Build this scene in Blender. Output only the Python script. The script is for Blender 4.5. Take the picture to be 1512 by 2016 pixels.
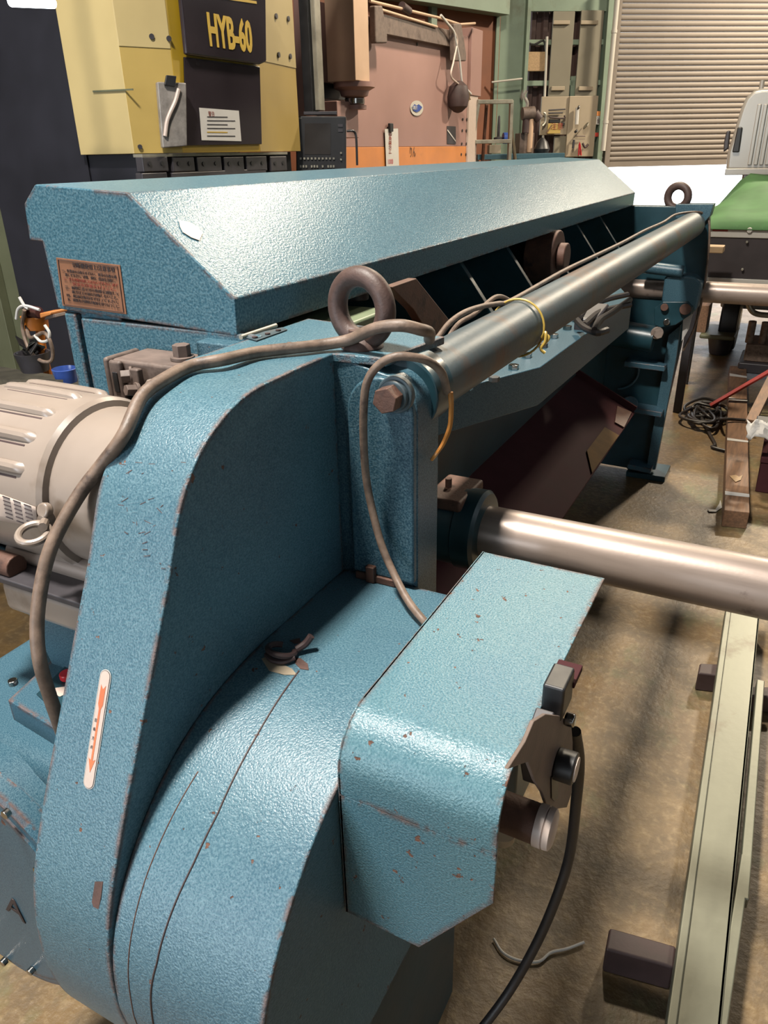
import bpy, bmesh, math, random
from mathutils import Vector, Matrix
random.seed(7)
C = bpy.context.scene.collection
for _o in list(bpy.data.objects): bpy.data.objects.remove(_o)

# ------------------------------------------------------------------ camera
F = 1490.0; CX = 756.0; CY = 1008.0; H = 1.6
def _d(px, py): return Vector((px-CX, CY-py, -F)).normalized()
_Y = _d(1613, 283); _X = -_d(-2312, 362); _X = (_X-_Y*_X.dot(_Y)).normalized(); _Z = _X.cross(_Y)
R3 = Matrix((_X, _Y, _Z))
EYE = Vector((0, 0, H))
cam = bpy.data.cameras.new('camera'); co = bpy.data.objects.new('camera', cam); C.objects.link(co)
cam.sensor_fit = 'HORIZONTAL'; cam.sensor_width = 36; cam.lens = 36*F/1512; cam.clip_start = 0.02; cam.clip_end = 200
co.matrix_world = Matrix.Translation(EYE) @ R3.to_4x4()
bpy.context.scene.camera = co

# ------------------------------------------------------------------ world, lights, exposure
sc = bpy.context.scene
sc.view_settings.view_transform = 'Standard'; sc.view_settings.look = 'None'
sc.view_settings.gamma = 1; sc.view_settings.use_curve_mapping = False
sc.view_settings.exposure = 1.15
w = bpy.data.worlds.new('daylight'); sc.world = w; w.use_nodes = True
bg = w.node_tree.nodes['Background']; bg.inputs[0].default_value = (0.86, 0.93, 1.0, 1); bg.inputs[1].default_value = 2.0

def area(name, loc, target, sx, sy, power, col, spread=180):
    l = bpy.data.lights.new(name, 'AREA'); l.shape = 'RECTANGLE'; l.size = sx; l.size_y = sy
    l.energy = power; l.color = col; l.spread = math.radians(spread)
    o = bpy.data.objects.new(name, l); C.objects.link(o); o.location = loc
    o.rotation_euler = (Vector(target)-Vector(loc)).to_track_quat('-Z', 'Y').to_euler(); return o
# high bay lamps over the machine; the last moved aside to light the shutter
LAMPS = [(-1.35, 0.1, 5.3), (-1.35, 5.5, 5.3), (0.95, 10.0, 5.3)]
LPOW = [230, 140, 330]
for q, ((lx, ly, lz), pw) in enumerate(zip(LAMPS, LPOW)):
    area('high_bay_light', (lx, ly, lz-0.34), (lx, ly, 0), .42, .42, pw, (1.0, 0.86, 0.66) if q else (1.0, 0.93, 0.84))
# daylight through the big doorway behind the photographer
area('doorway_daylight', (-3.2, -5.6, 1.9), (-0.4, 0.8, 1.0), 2.2, 1.6, 80, (0.80, 0.90, 1.0))
area('left_fill_light', (-2.5, -1.6, 4.4), (-0.9, 1.0, 1.0), 1.6, 0.5, 22, (1.0, 0.95, 0.9))  # added fill from the left, no fixture hangs there

# ------------------------------------------------------------------ helpers: pixels to points on real planes
def ray(px, py): return R3 @ Vector((px-CX, CY-py, -F))
def ax(px, py, X): v = ray(px, py); return EYE+v*(X/v.x)
def ay(px, py, Y): v = ray(px, py); return EYE+v*(Y/v.y)
def az(px, py, Z): v = ray(px, py); return EYE+v*((Z-H)/v.z)
def ap(px, py, P, N):
    v = ray(px, py); N = Vector(N); return EYE+v*((Vector(P)-EYE).dot(N)/v.dot(N))

# ------------------------------------------------------------------ materials
def newmat(name):
    m = bpy.data.materials.new(name); m.use_nodes = True; nt = m.node_tree; nt.nodes.clear()
    out = nt.nodes.new('ShaderNodeOutputMaterial'); p = nt.nodes.new('ShaderNodeBsdfPrincipled')
    nt.links.new(p.outputs[0], out.inputs[0]); return m, nt, p
def N(nt, t, **kw):
    n = nt.nodes.new(t)
    for k, v in kw.items():
        if isinstance(k, str) and hasattr(n, k): setattr(n, k, v)
    return n
def noise(nt, scale, detail=3, rough=.55, vec=None, stretch=None):
    tc = nt.nodes.new('ShaderNodeTexCoord'); mp = nt.nodes.new('ShaderNodeMapping')
    geo = nt.nodes.new('ShaderNodeNewGeometry'); nt.links.new(geo.outputs['Position'], mp.inputs[0])
    if stretch: mp.inputs['Scale'].default_value = stretch
    n = nt.nodes.new('ShaderNodeTexNoise'); n.inputs['Scale'].default_value = scale
    n.inputs['Detail'].default_value = detail; n.inputs['Roughness'].default_value = rough
    nt.links.new(mp.outputs[0], n.inputs['Vector']); return n.outputs['Fac']
def ramp(nt, fac, a, b, lo=(0, 0, 0, 1), hi=(1, 1, 1, 1)):
    r = nt.nodes.new('ShaderNodeValToRGB'); r.color_ramp.elements[0].position = a; r.color_ramp.elements[1].position = b
    r.color_ramp.elements[0].color = lo; r.color_ramp.elements[1].color = hi
    nt.links.new(fac, r.inputs[0]); return r.outputs[0]
def mix(nt, fac, a, b, mode='MIX'):
    m = nt.nodes.new('ShaderNodeMix'); m.data_type = 'RGBA'; m.blend_type = mode
    def s(i, v):
        if hasattr(v, 'links'): nt.links.new(v, m.inputs[i])
        elif isinstance(v, (int, float)): m.inputs[i].default_value = v
        else: m.inputs[i].default_value = (*v[:3], 1)
    s(0, fac); s(6, a); s(7, b); return m.outputs[2]
def mth(nt, op, a, b=0.0):
    m = nt.nodes.new('ShaderNodeMath'); m.operation = op
    for i, v in enumerate((a, b)):
        if hasattr(v, 'links'): nt.links.new(v, m.inputs[i])
        else: m.inputs[i].default_value = v
    return m.outputs[0]
def bump(nt, p, h, dist, strength=1.0):
    b = nt.nodes.new('ShaderNodeBump'); b.inputs['Distance'].default_value = dist; b.inputs['Strength'].default_value = strength
    nt.links.new(h, b.inputs['Height']); nt.links.new(b.outputs[0], p.inputs['Normal'])

KA = 0.54
def KS(c): return tuple(x*KA for x in c)
def hammer(name, col, col2, rust=(0.12, 0.055, 0.035), chip=.685, edge=True, rough=.34, grain=400, bd=.0011, spots=52, spec=.4):
    m, nt, p = newmat(name); col, col2, rust = KS(col), KS(col2), KS(rust)
    g = noise(nt, grain, 2, .5); big = noise(nt, 5, 3)
    base = mix(nt, ramp(nt, big, .3, .7), col, col2)
    base = mix(nt, ramp(nt, g, .35, .7), mix(nt, 1.0, base, (.70, .74, .78), 'MULTIPLY'), mix(nt, .3, base, KS((.36, .52, .58))))
    c = ramp(nt, noise(nt, spots, 5, .6), chip, chip+.012)
    if edge:
        bv = nt.nodes.new('ShaderNodeBevel'); bv.samples = 4; bv.inputs['Radius'].default_value = .012
        geo = nt.nodes.new('ShaderNodeNewGeometry'); dt = nt.nodes.new('ShaderNodeVectorMath'); dt.operation = 'DOT_PRODUCT'
        nt.links.new(bv.outputs[0], dt.inputs[0]); nt.links.new(geo.outputs['Normal'], dt.inputs[1])
        e = mth(nt, 'SUBTRACT', 1.0, dt.outputs['Value'])
        ne = noise(nt, 30, 5, .65)
        e2 = mth(nt, 'MULTIPLY', ramp(nt, e, .015, .07), ramp(nt, ne, .45, .51))
        c = mth(nt, 'MAXIMUM', c, e2)
    nt.links.new(mix(nt, c, base, mix(nt, ramp(nt, noise(nt, 90, 3), .4, .6), rust, tuple(x*2.2 for x in rust))), p.inputs['Base Color'])
    nt.links.new(mth(nt, 'ADD', mth(nt, 'MULTIPLY', c, .4), rough), p.inputs['Roughness'])
    p.inputs['Specular IOR Level'].default_value = spec
    h = mth(nt, 'SUBTRACT', g, mth(nt, 'MULTIPLY', c, .8)); bump(nt, p, h, bd, .8)
    return m
def plain(name, col, rough=.5, metal=0.0, var=.25, scale=20, bd=0.0006, stretch=None, dirt=None, dirt_at=.55, spec=.5):
    m, nt, p = newmat(name); col = KS(col); dirt = KS(dirt) if dirt else None
    n = noise(nt, scale, 4, .6, stretch=stretch)
    b = mix(nt, ramp(nt, n, .3, .7), tuple(c*(1-var) for c in col), tuple(min(1, c*(1+var)) for c in col))
    if dirt: b = mix(nt, ramp(nt, noise(nt, scale*.37, 6, .68), dirt_at, dirt_at+.12), b, dirt)
    nt.links.new(b, p.inputs['Base Color']); p.inputs['Metallic'].default_value = metal
    nt.links.new(mth(nt, 'ADD', rough-.08, mth(nt, 'MULTIPLY', n, .16)), p.inputs['Roughness'])
    p.inputs['Specular IOR Level'].default_value = spec
    if bd: bump(nt, p, noise(nt, scale*5, 3), bd, .5)
    return m
def glow(name, col, s):
    m, nt, p = newmat(name); p.inputs['Base Color'].default_value = (*col, 1)
    p.inputs['Emission Color'].default_value = (*col, 1); p.inputs['Emission Strength'].default_value = s; return m

BLUE = (0.095, 0.240, 0.305); BLUE2 = (0.078, 0.200, 0.275)
M = {}
M['blue'] = hammer('hammered_blue_paint', BLUE, BLUE2)
M['blue_box'] = hammer('hammered_pale_blue_paint', (.12, .30, .345), (.085, .25, .33), chip=.665, spots=55)
M['blue_cover'] = hammer('cover_blue_paint', (.075, .215, .285), (.068, .195, .265), chip=.80, grain=260, bd=.0010, rough=.31, spec=.17)
M['blue_plain'] = hammer('blue_frame_paint', (.045, .15, .21), (.035, .12, .175), chip=.74, edge=False, grain=420, bd=.0005, spots=60)
M['blue_smooth'] = hammer('smooth_blue_paint', (.045, .155, .225), (.04, .13, .20), chip=.70, grain=600, bd=.0002, rough=.3, spots=22)
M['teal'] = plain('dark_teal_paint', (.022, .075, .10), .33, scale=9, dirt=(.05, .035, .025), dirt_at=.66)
M['bar'] = plain('worn_blue_brown_tube', (.07, .11, .13), .46, var=.35, scale=14, stretch=(1, .22, 1), dirt=(.13, .075, .05), dirt_at=.50, bd=.0008)
M['steel'] = plain('turned_steel', (.52, .42, .36), .36, .35, var=.22, scale=30, stretch=(.1, 1, 1), dirt=(.20, .13, .11), dirt_at=.60, bd=.0002)
M['rust'] = plain('rusty_brown_iron', (.16, .075, .05), .62, .15, scale=40, bd=.0012, dirt=(.07, .035, .028))
M['eye'] = plain('dusty_brown_iron', (.105, .058, .046), .55, scale=60, bd=.0008)
M['bracket'] = plain('dusty_taupe_steel', (.20, .145, .12), .6, scale=30, dirt=(.10, .065, .05))
M['motor'] = plain('beige_grey_paint', (.42, .345, .29), .32, scale=8, var=.08, bd=.0002, dirt=(.22, .15, .10), dirt_at=.63)
M['hose'] = plain('dirty_grey_rubber', (.24, .165, .12), .55, scale=50, var=.35, dirt=(.08, .05, .04), bd=.0008)
M['hose_dark'] = plain('dark_rubber', (.035, .028, .026), .5, scale=40)
M['black'] = plain('black_plastic', (.018, .018, .02), .45, scale=20, bd=.0002)
M['blackmach'] = plain('black_machine_paint', (.017, .017, .026), .5, scale=4, bd=.0002)
M['darkgrey'] = plain('dark_grey_plastic', (.055, .05, .058), .45, scale=12, bd=.0002)
M['yellow'] = plain('yellow_paint', (.62, .44, .13), .42, scale=3, var=.06, bd=.0002, dirt=(.50, .38, .15), dirt_at=.6)
M['cream'] = plain('cream_yellow_paint', (.66, .52, .24), .45, scale=3, var=.06, bd=.0002)
M['strongyellow'] = plain('deep_yellow_paint', (.72, .46, .03), .4, scale=5, var=.06, bd=0)
M['pink'] = plain('dusty_pink_paint', (.46, .27, .235), .48, scale=1.6, var=.10, bd=.0003, dirt=(.22, .15, .11), dirt_at=.62)
M['tan'] = plain('tan_pink_paint', (.78, .53, .36), .45, scale=4, var=.08, bd=.0002)
M['orange'] = plain('orange_paint', (.80, .30, .08), .5, scale=4, var=.12, bd=0, dirt=(.45, .20, .08), dirt_at=.6)
M['orange_plastic'] = plain('orange_plastic', (.75, .22, .02), .4, scale=10, bd=0)
M['copper'] = plain('orange_wire_insulation', (.80, .33, .07), .35, scale=30, bd=0)
M['greenbeam'] = plain('pale_green_paint', (.27, .36, .27), .5, scale=3, var=.12, bd=.0002, dirt=(.20, .22, .15))
M['olive'] = plain('olive_green_paint', (.15, .16, .09), .55, scale=4, var=.15, bd=.0002)
M['wallrust'] = plain('rust_brown_wall_board', (.26, .085, .035), .7, scale=1.3, var=.25, dirt=(.16, .06, .03))
M['maroon'] = plain('maroon_wall_sheet', (.10, .055, .05), .7, scale=3, var=.25)
M['chute'] = plain('maroon_paint', (.085, .030, .034), .75, scale=5, var=.25, dirt=(.12, .06, .035), dirt_at=.6, spec=.08)
M['shutter'] = plain('beige_shutter_paint', (.30, .255, .215), .6, scale=3, var=.06, bd=0, spec=.3)
M['silverpaint'] = plain('silver_cab_paint', (.50, .47, .42), .3, .25, scale=3, var=.06, bd=0)
M['tarp'] = plain('green_tarpaulin', (.085, .21, .075), .7, scale=4, var=.2, bd=.001, spec=.2)
M['whitepaint'] = plain('off_white_paint', (.72, .68, .60), .4, scale=5, var=.06, bd=0)
M['white'] = plain('white_paper', (.78, .76, .72), .7, scale=20, var=.04, bd=0)
M['truckboard'] = plain('dark_brown_board', (.045, .032, .032), .55, scale=10)
M['red'] = plain('red_paint', (.45, .035, .02), .45, scale=10, bd=0)
M['redcap'] = plain('red_plastic', (.62, .02, .03), .3, scale=10, bd=0)
M['wood'] = plain('dirty_timber', (.26, .14, .075), .7, scale=10, var=.35, stretch=(8, .6, 8), dirt=(.10, .06, .04), bd=.001)
M['lightwood'] = plain('pale_wood', (.50, .33, .17), .6, scale=10, var=.2, stretch=(1, 8, 8))
M['beige_panel'] = plain('beige_painted_sheet', (.46, .38, .27), .5, scale=4, var=.06, bd=0)
M['greytan'] = plain('drab_grey_tan_panel', (.26, .235, .17), .5, scale=4, var=.06, bd=0)
M['alu'] = plain('dull_aluminium', (.50, .47, .38), .38, .5, scale=10, bd=0)
M['chrome'] = plain('shiny_metal', (.72, .70, .66), .18, 1.0, scale=10, bd=0)
M['brass'] = plain('brass', (.6, .42, .18), .25, 1.0, scale=10, bd=0)
M['oiltank'] = plain('pale_green_tank_paint', (.27, .33, .20), .4, scale=12, var=.12, bd=.0002)
M['railsteel'] = plain('grey_green_mill_steel', (.27, .275, .205), .42, .35, scale=7, var=.22, stretch=(1, .3, 1), dirt=(.15, .11, .07), dirt_at=.58)
M['darkrail'] = plain('dark_red_brown_steel', (.07, .038, .036), .6, scale=20)
M['plate'] = plain('copper_coloured_plate', (.42, .19, .10), .42, .3, scale=25, var=.15, bd=.0002)
M['ink'] = plain('dark_print', (.05, .03, .03), .6, scale=20, bd=0)
M['ink_red'] = plain('red_print', (.35, .06, .035), .6, scale=20, bd=0)
M['label'] = plain('cream_label', (.74, .60, .52), .45, scale=40, var=.06, bd=0)
M['label_arrow'] = plain('orange_label_print', (.80, .20, .06), .45, scale=10, bd=0)
M['lime'] = plain('lime_paper', (.42, .55, .10), .7, scale=10, bd=0)
M['bluecup'] = plain('blue_plastic', (.05, .11, .42), .3, scale=10, bd=0)
M['cloth'] = plain('dark_olive_cloth', (.045, .04, .025), .85, scale=20, var=.3, bd=.002)
M['yellow_tie'] = plain('yellow_tie', (.72, .50, .10), .4, scale=10, bd=0)
M['screen'] = plain('dark_screen', (.05, .042, .036), .18, scale=5, bd=0)
M['panelgrey'] = plain('shiny_black_panel', (.045, .035, .042), .16, scale=1.5, var=.3, bd=0)
M['lamp'] = glow('lit_lamp_face', (1.0, .85, .62), 12)
M['tubeglow'] = glow('lit_fluorescent_tube', (.82, .90, 1.0), 6)
M['ceiling'] = plain('dark_roof_sheet', (.05, .047, .045), .8, scale=2)
M['wallplain'] = plain('drab_wall_sheet', (.10, .09, .075), .75, scale=1, var=.15)
M['outside'] = plain('sunlit_paving', (.75, .75, .72), .8, scale=1, bd=0)
M['patina'] = plain('bare_primer_brown', (.13, .065, .05), .6, scale=60)
M['cardboard'] = plain('cardboard_brown', (.22, .13, .055), .8, scale=12, spec=.1)
M['clearbag'] = plain('clear_plastic_pouch', (.32, .29, .26), .22, scale=20, var=.3, bd=.002)

def floor_mat():
    m, nt, p = newmat('stained_concrete')
    a = noise(nt, 1.1, 6, .62); b = noise(nt, 7, 6, .65); c = noise(nt, 45, 4, .6); g = noise(nt, 2.2, 5, .7, stretch=(1.3, .8, 1))
    col = mix(nt, ramp(nt, a, .35, .65), (.125, .074, .030), (.165, .110, .048))
    col = mix(nt, ramp(nt, b, .4, .62), col, (.10, .07, .038))
    col = mix(nt, mth(nt, 'MULTIPLY', ramp(nt, g, .54, .66), .6), col, (.10, .12, .05))
    col = mix(nt, mth(nt, 'MULTIPLY', ramp(nt, c, .5, .75), .55), col, (.28, .205, .11))
    st = ramp(nt, noise(nt, 3.3, 6, .7), .62, .72); col = mix(nt, mth(nt, 'MULTIPLY', st, .7), col, (.035, .022, .015))
    nt.links.new(col, p.inputs['Base Color'])
    nt.links.new(mth(nt, 'ADD', .34, mth(nt, 'MULTIPLY', b, .35)), p.inputs['Roughness'])
    bump(nt, p, mth(nt, 'ADD', c, mth(nt, 'MULTIPLY', b, 1.5)), .004, .5); return m
M['floor'] = floor_mat()

# ------------------------------------------------------------------ mesh helpers (all in world coordinates)
def bxs(bm, x0, x1, y0, y1, z0, z1):
    v = [bm.verts.new((x, y, z)) for x in (x0, x1) for y in (y0, y1) for z in (z0, z1)]
    for f in ((0, 1, 3, 2), (4, 6, 7, 5), (0, 4, 5, 1), (2, 3, 7, 6), (0, 2, 6, 4), (1, 5, 7, 3)): bm.faces.new([v[i] for i in f])
    return bm
def obox(bm, c, a, b, d):
    c = Vector(c); a = Vector(a); b = Vector(b); d = Vector(d)
    v = [bm.verts.new(c+a*i+b*j+d*k) for i in (-1, 1) for j in (-1, 1) for k in (-1, 1)]
    for f in ((0, 1, 3, 2), (4, 6, 7, 5), (0, 4, 5, 1), (2, 3, 7, 6), (0, 2, 6, 4), (1, 5, 7, 3)): bm.faces.new([v[i] for i in f])
    return bm
def beam(bm, p0, p1, wd, ht, up=(0, 0, 1)):
    p0 = Vector(p0); p1 = Vector(p1); d = p1-p0; up = Vector(up); s = d.cross(up).normalized(); u = s.cross(d).normalized()
    return obox(bm, (p0+p1)/2, d/2, s*wd/2, u*ht/2)
def prism(bm, pts, vec):
    vec = Vector(vec); a = [bm.verts.new(Vector(p)) for p in pts]; b = [bm.verts.new(Vector(p)+vec) for p in pts]; n = len(pts)
    bm.faces.new(a[::-1]); bm.faces.new(b)
    for i in range(n): bm.faces.new((a[i], a[(i+1) % n], b[(i+1) % n], b[i]))
    return bm
def frame_of(d):
    d = Vector(d).normalized(); s = d.cross(Vector((0, 0, 1)) if abs(d.z) < .9 else Vector((1, 0, 0))).normalized(); return d, s, d.cross(s)
def cyl(bm, p0, p1, r0, r1=None, n=24, rot=0):
    r1 = r0 if r1 is None else r1; p0 = Vector(p0); p1 = Vector(p1); d, s, u = frame_of(p1-p0)
    ra = [bm.verts.new(p0+(s*math.cos(t)+u*math.sin(t))*r0) for t in [rot+2*math.pi*i/n for i in range(n)]]
    rb = [bm.verts.new(p1+(s*math.cos(t)+u*math.sin(t))*r1) for t in [rot+2*math.pi*i/n for i in range(n)]]
    bm.faces.new(ra[::-1]); bm.faces.new(rb)
    for i in range(n): bm.faces.new((ra[i], ra[(i+1) % n], rb[(i+1) % n], rb[i]))
    return bm
def lathe(bm, p0, d, prof, n=32):
    p0 = Vector(p0); d, s, u = frame_of(d); rings = []
    for (h, r) in prof:
        rings.append([bm.verts.new(p0+d*h+(s*math.cos(2*math.pi*i/n)+u*math.sin(2*math.pi*i/n))*max(r, 1e-5)) for i in range(n)])
    for a, b in zip(rings, rings[1:]):
        for i in range(n): bm.faces.new((a[i], a[(i+1) % n], b[(i+1) % n], b[i]))
    bm.faces.new(rings[0][::-1]); bm.faces.new(rings[-1]); return bm
def smooth_pts(pts, k=6, closed=False):
    pts = [Vector(p) for p in pts]; n = len(pts); out = []
    for i in range(n if closed else n-1):
        p1 = pts[i]; p2 = pts[(i+1) % n]
        p0 = pts[(i-1) % n] if closed or i > 0 else p1*2-p2
        p3 = pts[(i+2) % n] if closed or i+2 < n else p2*2-p1
        for j in range(k):
            t = j/k; out.append(.5*((2*p1)+(p2-p0)*t+(2*p0-5*p1+4*p2-p3)*t*t+(3*p1-p0-3*p2+p3)*t*t*t))
    if not closed: out.append(pts[-1])
    return out
def tube(bm, pts, r, n=10, k=6, closed=False):
    P = smooth_pts(pts, k, closed) if k else [Vector(p) for p in pts]
    t = (P[1]-P[0]).normalized(); _, s, u = frame_of(t); rings = []
    m = len(P)
    for i, p in enumerate(P):
        if closed: t2 = (P[(i+1) % m]-P[i-1]).normalized()
        else: t2 = (P[min(i+1, m-1)]-P[max(i-1, 0)]).normalized()
        q = t.rotation_difference(t2); s = q @ s; u = q @ u; t = t2
        rings.append([bm.verts.new(p+(s*math.cos(2*math.pi*j/n)+u*math.sin(2*math.pi*j/n))*r) for j in range(n)])
    for i in range(m if closed else m-1):
        a = rings[i]; b = rings[(i+1) % m]
        for j in range(n): bm.faces.new((a[j], a[(j+1) % n], b[(j+1) % n], b[j]))
    if not closed: bm.faces.new(rings[0][::-1]); bm.faces.new(rings[-1])
    return bm
def ring(bm, c, nrm, R, r, n=36, m=12, a0=0, a1=2*math.pi):
    d, s, u = frame_of(nrm); c = Vector(c); full = abs(a1-a0-2*math.pi) < 1e-6
    return tube(bm, [c+(s*math.cos(a0+(a1-a0)*i/n)+u*math.sin(a0+(a1-a0)*i/n))*R for i in range(n if full else n+1)], r, m, 0, full)
def quadstrip(bm, rows):
    g = [[bm.verts.new(p) for p in r] for r in rows]
    for a, b in zip(g, g[1:]):
        for i in range(len(a)-1): bm.faces.new((a[i], a[i+1], b[i+1], b[i]))
    return bm
def xprism(bm, prof, x0, x1): return prism(bm, [(x0, y, z) for (y, z) in prof], (x1-x0, 0, 0))

WL = {}
def add(name, bm, mat, parent=None, label=None, bev=0, ang=.6, solid=0, seg=2):
    bmesh.ops.recalc_face_normals(bm, faces=bm.faces)
    lo = Vector((1e9,)*3); hi = -lo
    for v in bm.verts:
        for i in range(3): lo[i] = min(lo[i], v.co[i]); hi[i] = max(hi[i], v.co[i])
    c = (lo+hi)/2; c.z = lo.z
    for v in bm.verts: v.co -= c
    me = bpy.data.meshes.new(name); bm.to_mesh(me); bm.free()
    for pl in me.polygons: pl.use_smooth = True
    me.set_sharp_from_angle(angle=ang); me.materials.append(M[mat] if isinstance(mat, str) else mat)
    o = bpy.data.objects.new(name, me); C.objects.link(o); WL[o.name] = c
    if parent is not None: o.parent = parent; o.location = c-WL[parent.name]
    else: o.location = c
    if solid: s = o.modifiers.new('s', 'SOLIDIFY'); s.thickness = solid; s.offset = 0
    if bev: b = o.modifiers.new('b', 'BEVEL'); b.width = bev; b.segments = seg; b.limit_method = 'ANGLE'; b.angle_limit = .6; b.harden_normals = True
    if label: o['label'] = label
    return o
def thing(name, label, cat, loc, group=None):
    o = bpy.data.objects.new(name, None); C.objects.link(o); o.location = loc; WL[o.name] = Vector(loc); o.empty_display_size = .05
    o['label'] = label; o['category'] = cat
    if group: o['group'] = group
    return o
def tag(o, label, cat, group=None):
    o['label'] = label; o['category'] = cat
    if group: o['group'] = group
    return o
def struct(o): o['kind'] = 'structure'; return o
def nb(): return bmesh.new()
def dup(root, off, label, group=None):
    r = root.copy(); C.objects.link(r); r.location = root.location+Vector(off); WL[r.name] = WL[root.name]+Vector(off)
    r['label'] = label
    if group: r['group'] = group
    for ch in root.children:
        c = ch.copy(); C.objects.link(c); c.parent = r
        for g in ch.children: d = g.copy(); C.objects.link(d); d.parent = c
    return r
def text(name, s, o0, right, up, size, mat, parent=None, align='LEFT', ext=.0003, label=None, sx=1.0, bold=0.0):
    cu = bpy.data.curves.new(name, 'FONT'); cu.body = s; cu.size = size; cu.align_x = align; cu.extrude = ext; cu.resolution_u = 3
    cu.space_line = .95; cu.offset = bold
    t = bpy.data.objects.new('tmp', cu); C.objects.link(t); bpy.context.view_layer.update()
    me = bpy.data.meshes.new_from_object(t.evaluated_get(bpy.context.evaluated_depsgraph_get())); bpy.data.objects.remove(t)
    right = Vector(right).normalized(); up = Vector(up); up = (up-right*up.dot(right)).normalized(); nn = right.cross(up)
    T = Matrix((right*sx, up, nn)).transposed().to_4x4(); me.transform(T)
    me.materials.append(M[mat]); me.name = name
    o = bpy.data.objects.new(name, me); C.objects.link(o); WL[o.name] = Vector(o0)
    if parent is not None: o.parent = parent; o.location = Vector(o0)-WL[parent.name]
    else: o.location = o0
    if label: o['label'] = label
    return o
def hexbolt(parent, p, d, r, h, mat, washer=True, name='bolt'):
    bm = nb(); d = Vector(d).normalized(); p = Vector(p)
    if washer: cyl(bm, p, p+d*h*.25, r*1.35, n=20)
    cyl(bm, p, p+d*h, r, n=6, rot=.3); return add(name, bm, mat, parent, bev=r*.08)

# ================================================================== SETTING
hd = ray(CX, CY); hd.z = 0; hd.normalize(); rt = Vector((hd.y, -hd.x, 0))
bm = nb(); quadstrip(bm, [[(-9, -7, 0), (9, -7, 0)], [(-9, 26, 0), (9, 26, 0)]]); fl = struct(add('floor', bm, 'floor'))
# far wall
a = math.radians(83); wd = (hd*math.cos(a)+rt*math.sin(a)); wn = Vector((wd.y, -wd.x, 0)); wn = wn if wn.dot(hd) < 0 else -wn
W0 = EYE+ray(1110, 300)*(10.0/ray(1110, 300).dot(hd)); W0.z = 0
def aw(px, py, off=0.0): return ap(px, py, W0+wn*off, wn)
def wallpt(p): return Vector((p.x, p.y, 0))
xL = (aw(1030, 200)-W0).dot(wd); xJ = (aw(1205, 200)-W0).dot(wd); xR = xJ+8.0; zS = aw(1300, 325).z; zT = 5.6  # shutter widened out of view to reflect in the press's black panels
def wp(u, z, off=0.0): return W0+wd*u+wn*off+Vector((0, 0, z))
# corrugated sheet wall left of the shutter
bm = nb(); rows = [[], []]; k = 0; u = xL
while u < xJ+.001:
    for uu, dd in ((u, -.10), (u+.05, -.10), (u+.07, -.06), (u+.12, -.06)):
        rows[0].append(wp(uu, 0, dd)); rows[1].append(wp(uu, zT, dd))
    u += .14
quadstrip(bm, rows); wf = struct(add('wall_far', bm, 'maroon', ang=.3))
bm = nb(); obox(bm, wp((xJ+xR)/2, zT-.2, -.15), wd*((xR-xJ)/2+.3), wn*.05, (0, 0, .5)); struct(add('trim_1', bm, 'wallplain'))
bm = nb(); obox(bm, wp(xR+2.5, zT/2, -.1), wd*2.5, wn*.05, (0, 0, zT/2)); struct(add('wall_far_right', bm, 'wallplain'))
# wall behind the press brake
Cn = ap(988, 200, W0+wn*.05, wn); Cn.z = 0
a = math.radians(48); ld = -(hd*math.cos(a)+rt*math.sin(a)); ln = Vector((ld.y, -ld.x, 0)); ln = ln if ln.dot(EYE-Cn) > 0 else -ln
def al(px, py, off=0.0): return ap(px, py, Cn+ln*off, ln)
L1 = Cn+ld*3.6
bm = nb(); obox(bm, (Cn+L1)/2+Vector((0, 0, zT/2)), (L1-Cn)/2, ln*.03, (0, 0, zT/2)); wl = struct(add('wall_left', bm, 'wallrust'))
bm = nb(); L2 = Vector((-5.6, L1.y-.2, 0))
obox(bm, (L1+L2)/2+Vector((0, 0, zT/2)), (L2-L1)/2, (0, .03, 0), (0, 0, zT/2))
obox(bm, (-5.6, (L2.y-7)/2, zT/2), (.03, 0, 0), (0, (L2.y+7)/2, 0), (0, 0, zT/2)); struct(add('wall_side', bm, 'wallplain'))
bm = nb(); bxs(bm, -5.6, -4.2, -7.05, -7, 0, zT); bxs(bm, -.6, 6.6, -7.05, -7, 0, zT); bxs(bm, -4.2, -.6, -7.05, -7, 3.4, zT); struct(add('wall_near', bm, 'wallplain'))
bm = nb(); q = wp(xR+4.9, 0); bxs(bm, q.x, q.x+.05, -7, q.y+1, 0, zT); struct(add('wall_right', bm, 'wallplain'))
bm = nb(); obox(bm, (0, 4, zT+.03), (7.5, 0, 0), (0, 12, 0), (0, 0, .02)); struct(add('ceiling', bm, 'ceiling'))
# beams of the left wall and the corner
bm = nb(); t0 = al(745, -45, .15); t1 = al(986, 8, .15); t0b = al(745, -6, .15); t1b = al(986, 32, .15)
hh = .30
p0 = al(700, -22, .14); p1 = al(992, 28, .14); p0.z = p1.z = (al(930, 22, .14).z+.13)
beam(bm, p0, p1, .16, .26); struct(add('trim_2', bm, 'greenbeam', bev=.004))
bm = nb(); p = al(851, 40, .05); p.z = 0; obox(bm, p+Vector((0, 0, 1.5)), ld*.04, ln*.03, (0, 0, 1.5)); struct(add('trim_3', bm, 'greenbeam'))
# broad green column in the corner
c0 = aw(970, 200, .12); c1 = aw(1027, 200, .12); c0.z = c1.z = 0
bm = nb(); obox(bm, (c0+c1)/2+Vector((0, 0, zT/2)), (c1-c0)/2, wn*.02, (0, 0, zT/2))
for q in (c0, c1): obox(bm, q+wn*.0+Vector((0, 0, zT/2)), wd*.02, wn*.11, (0, 0, zT/2))
struct(add('trim_4', bm, 'greenbeam', bev=.003))
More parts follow.
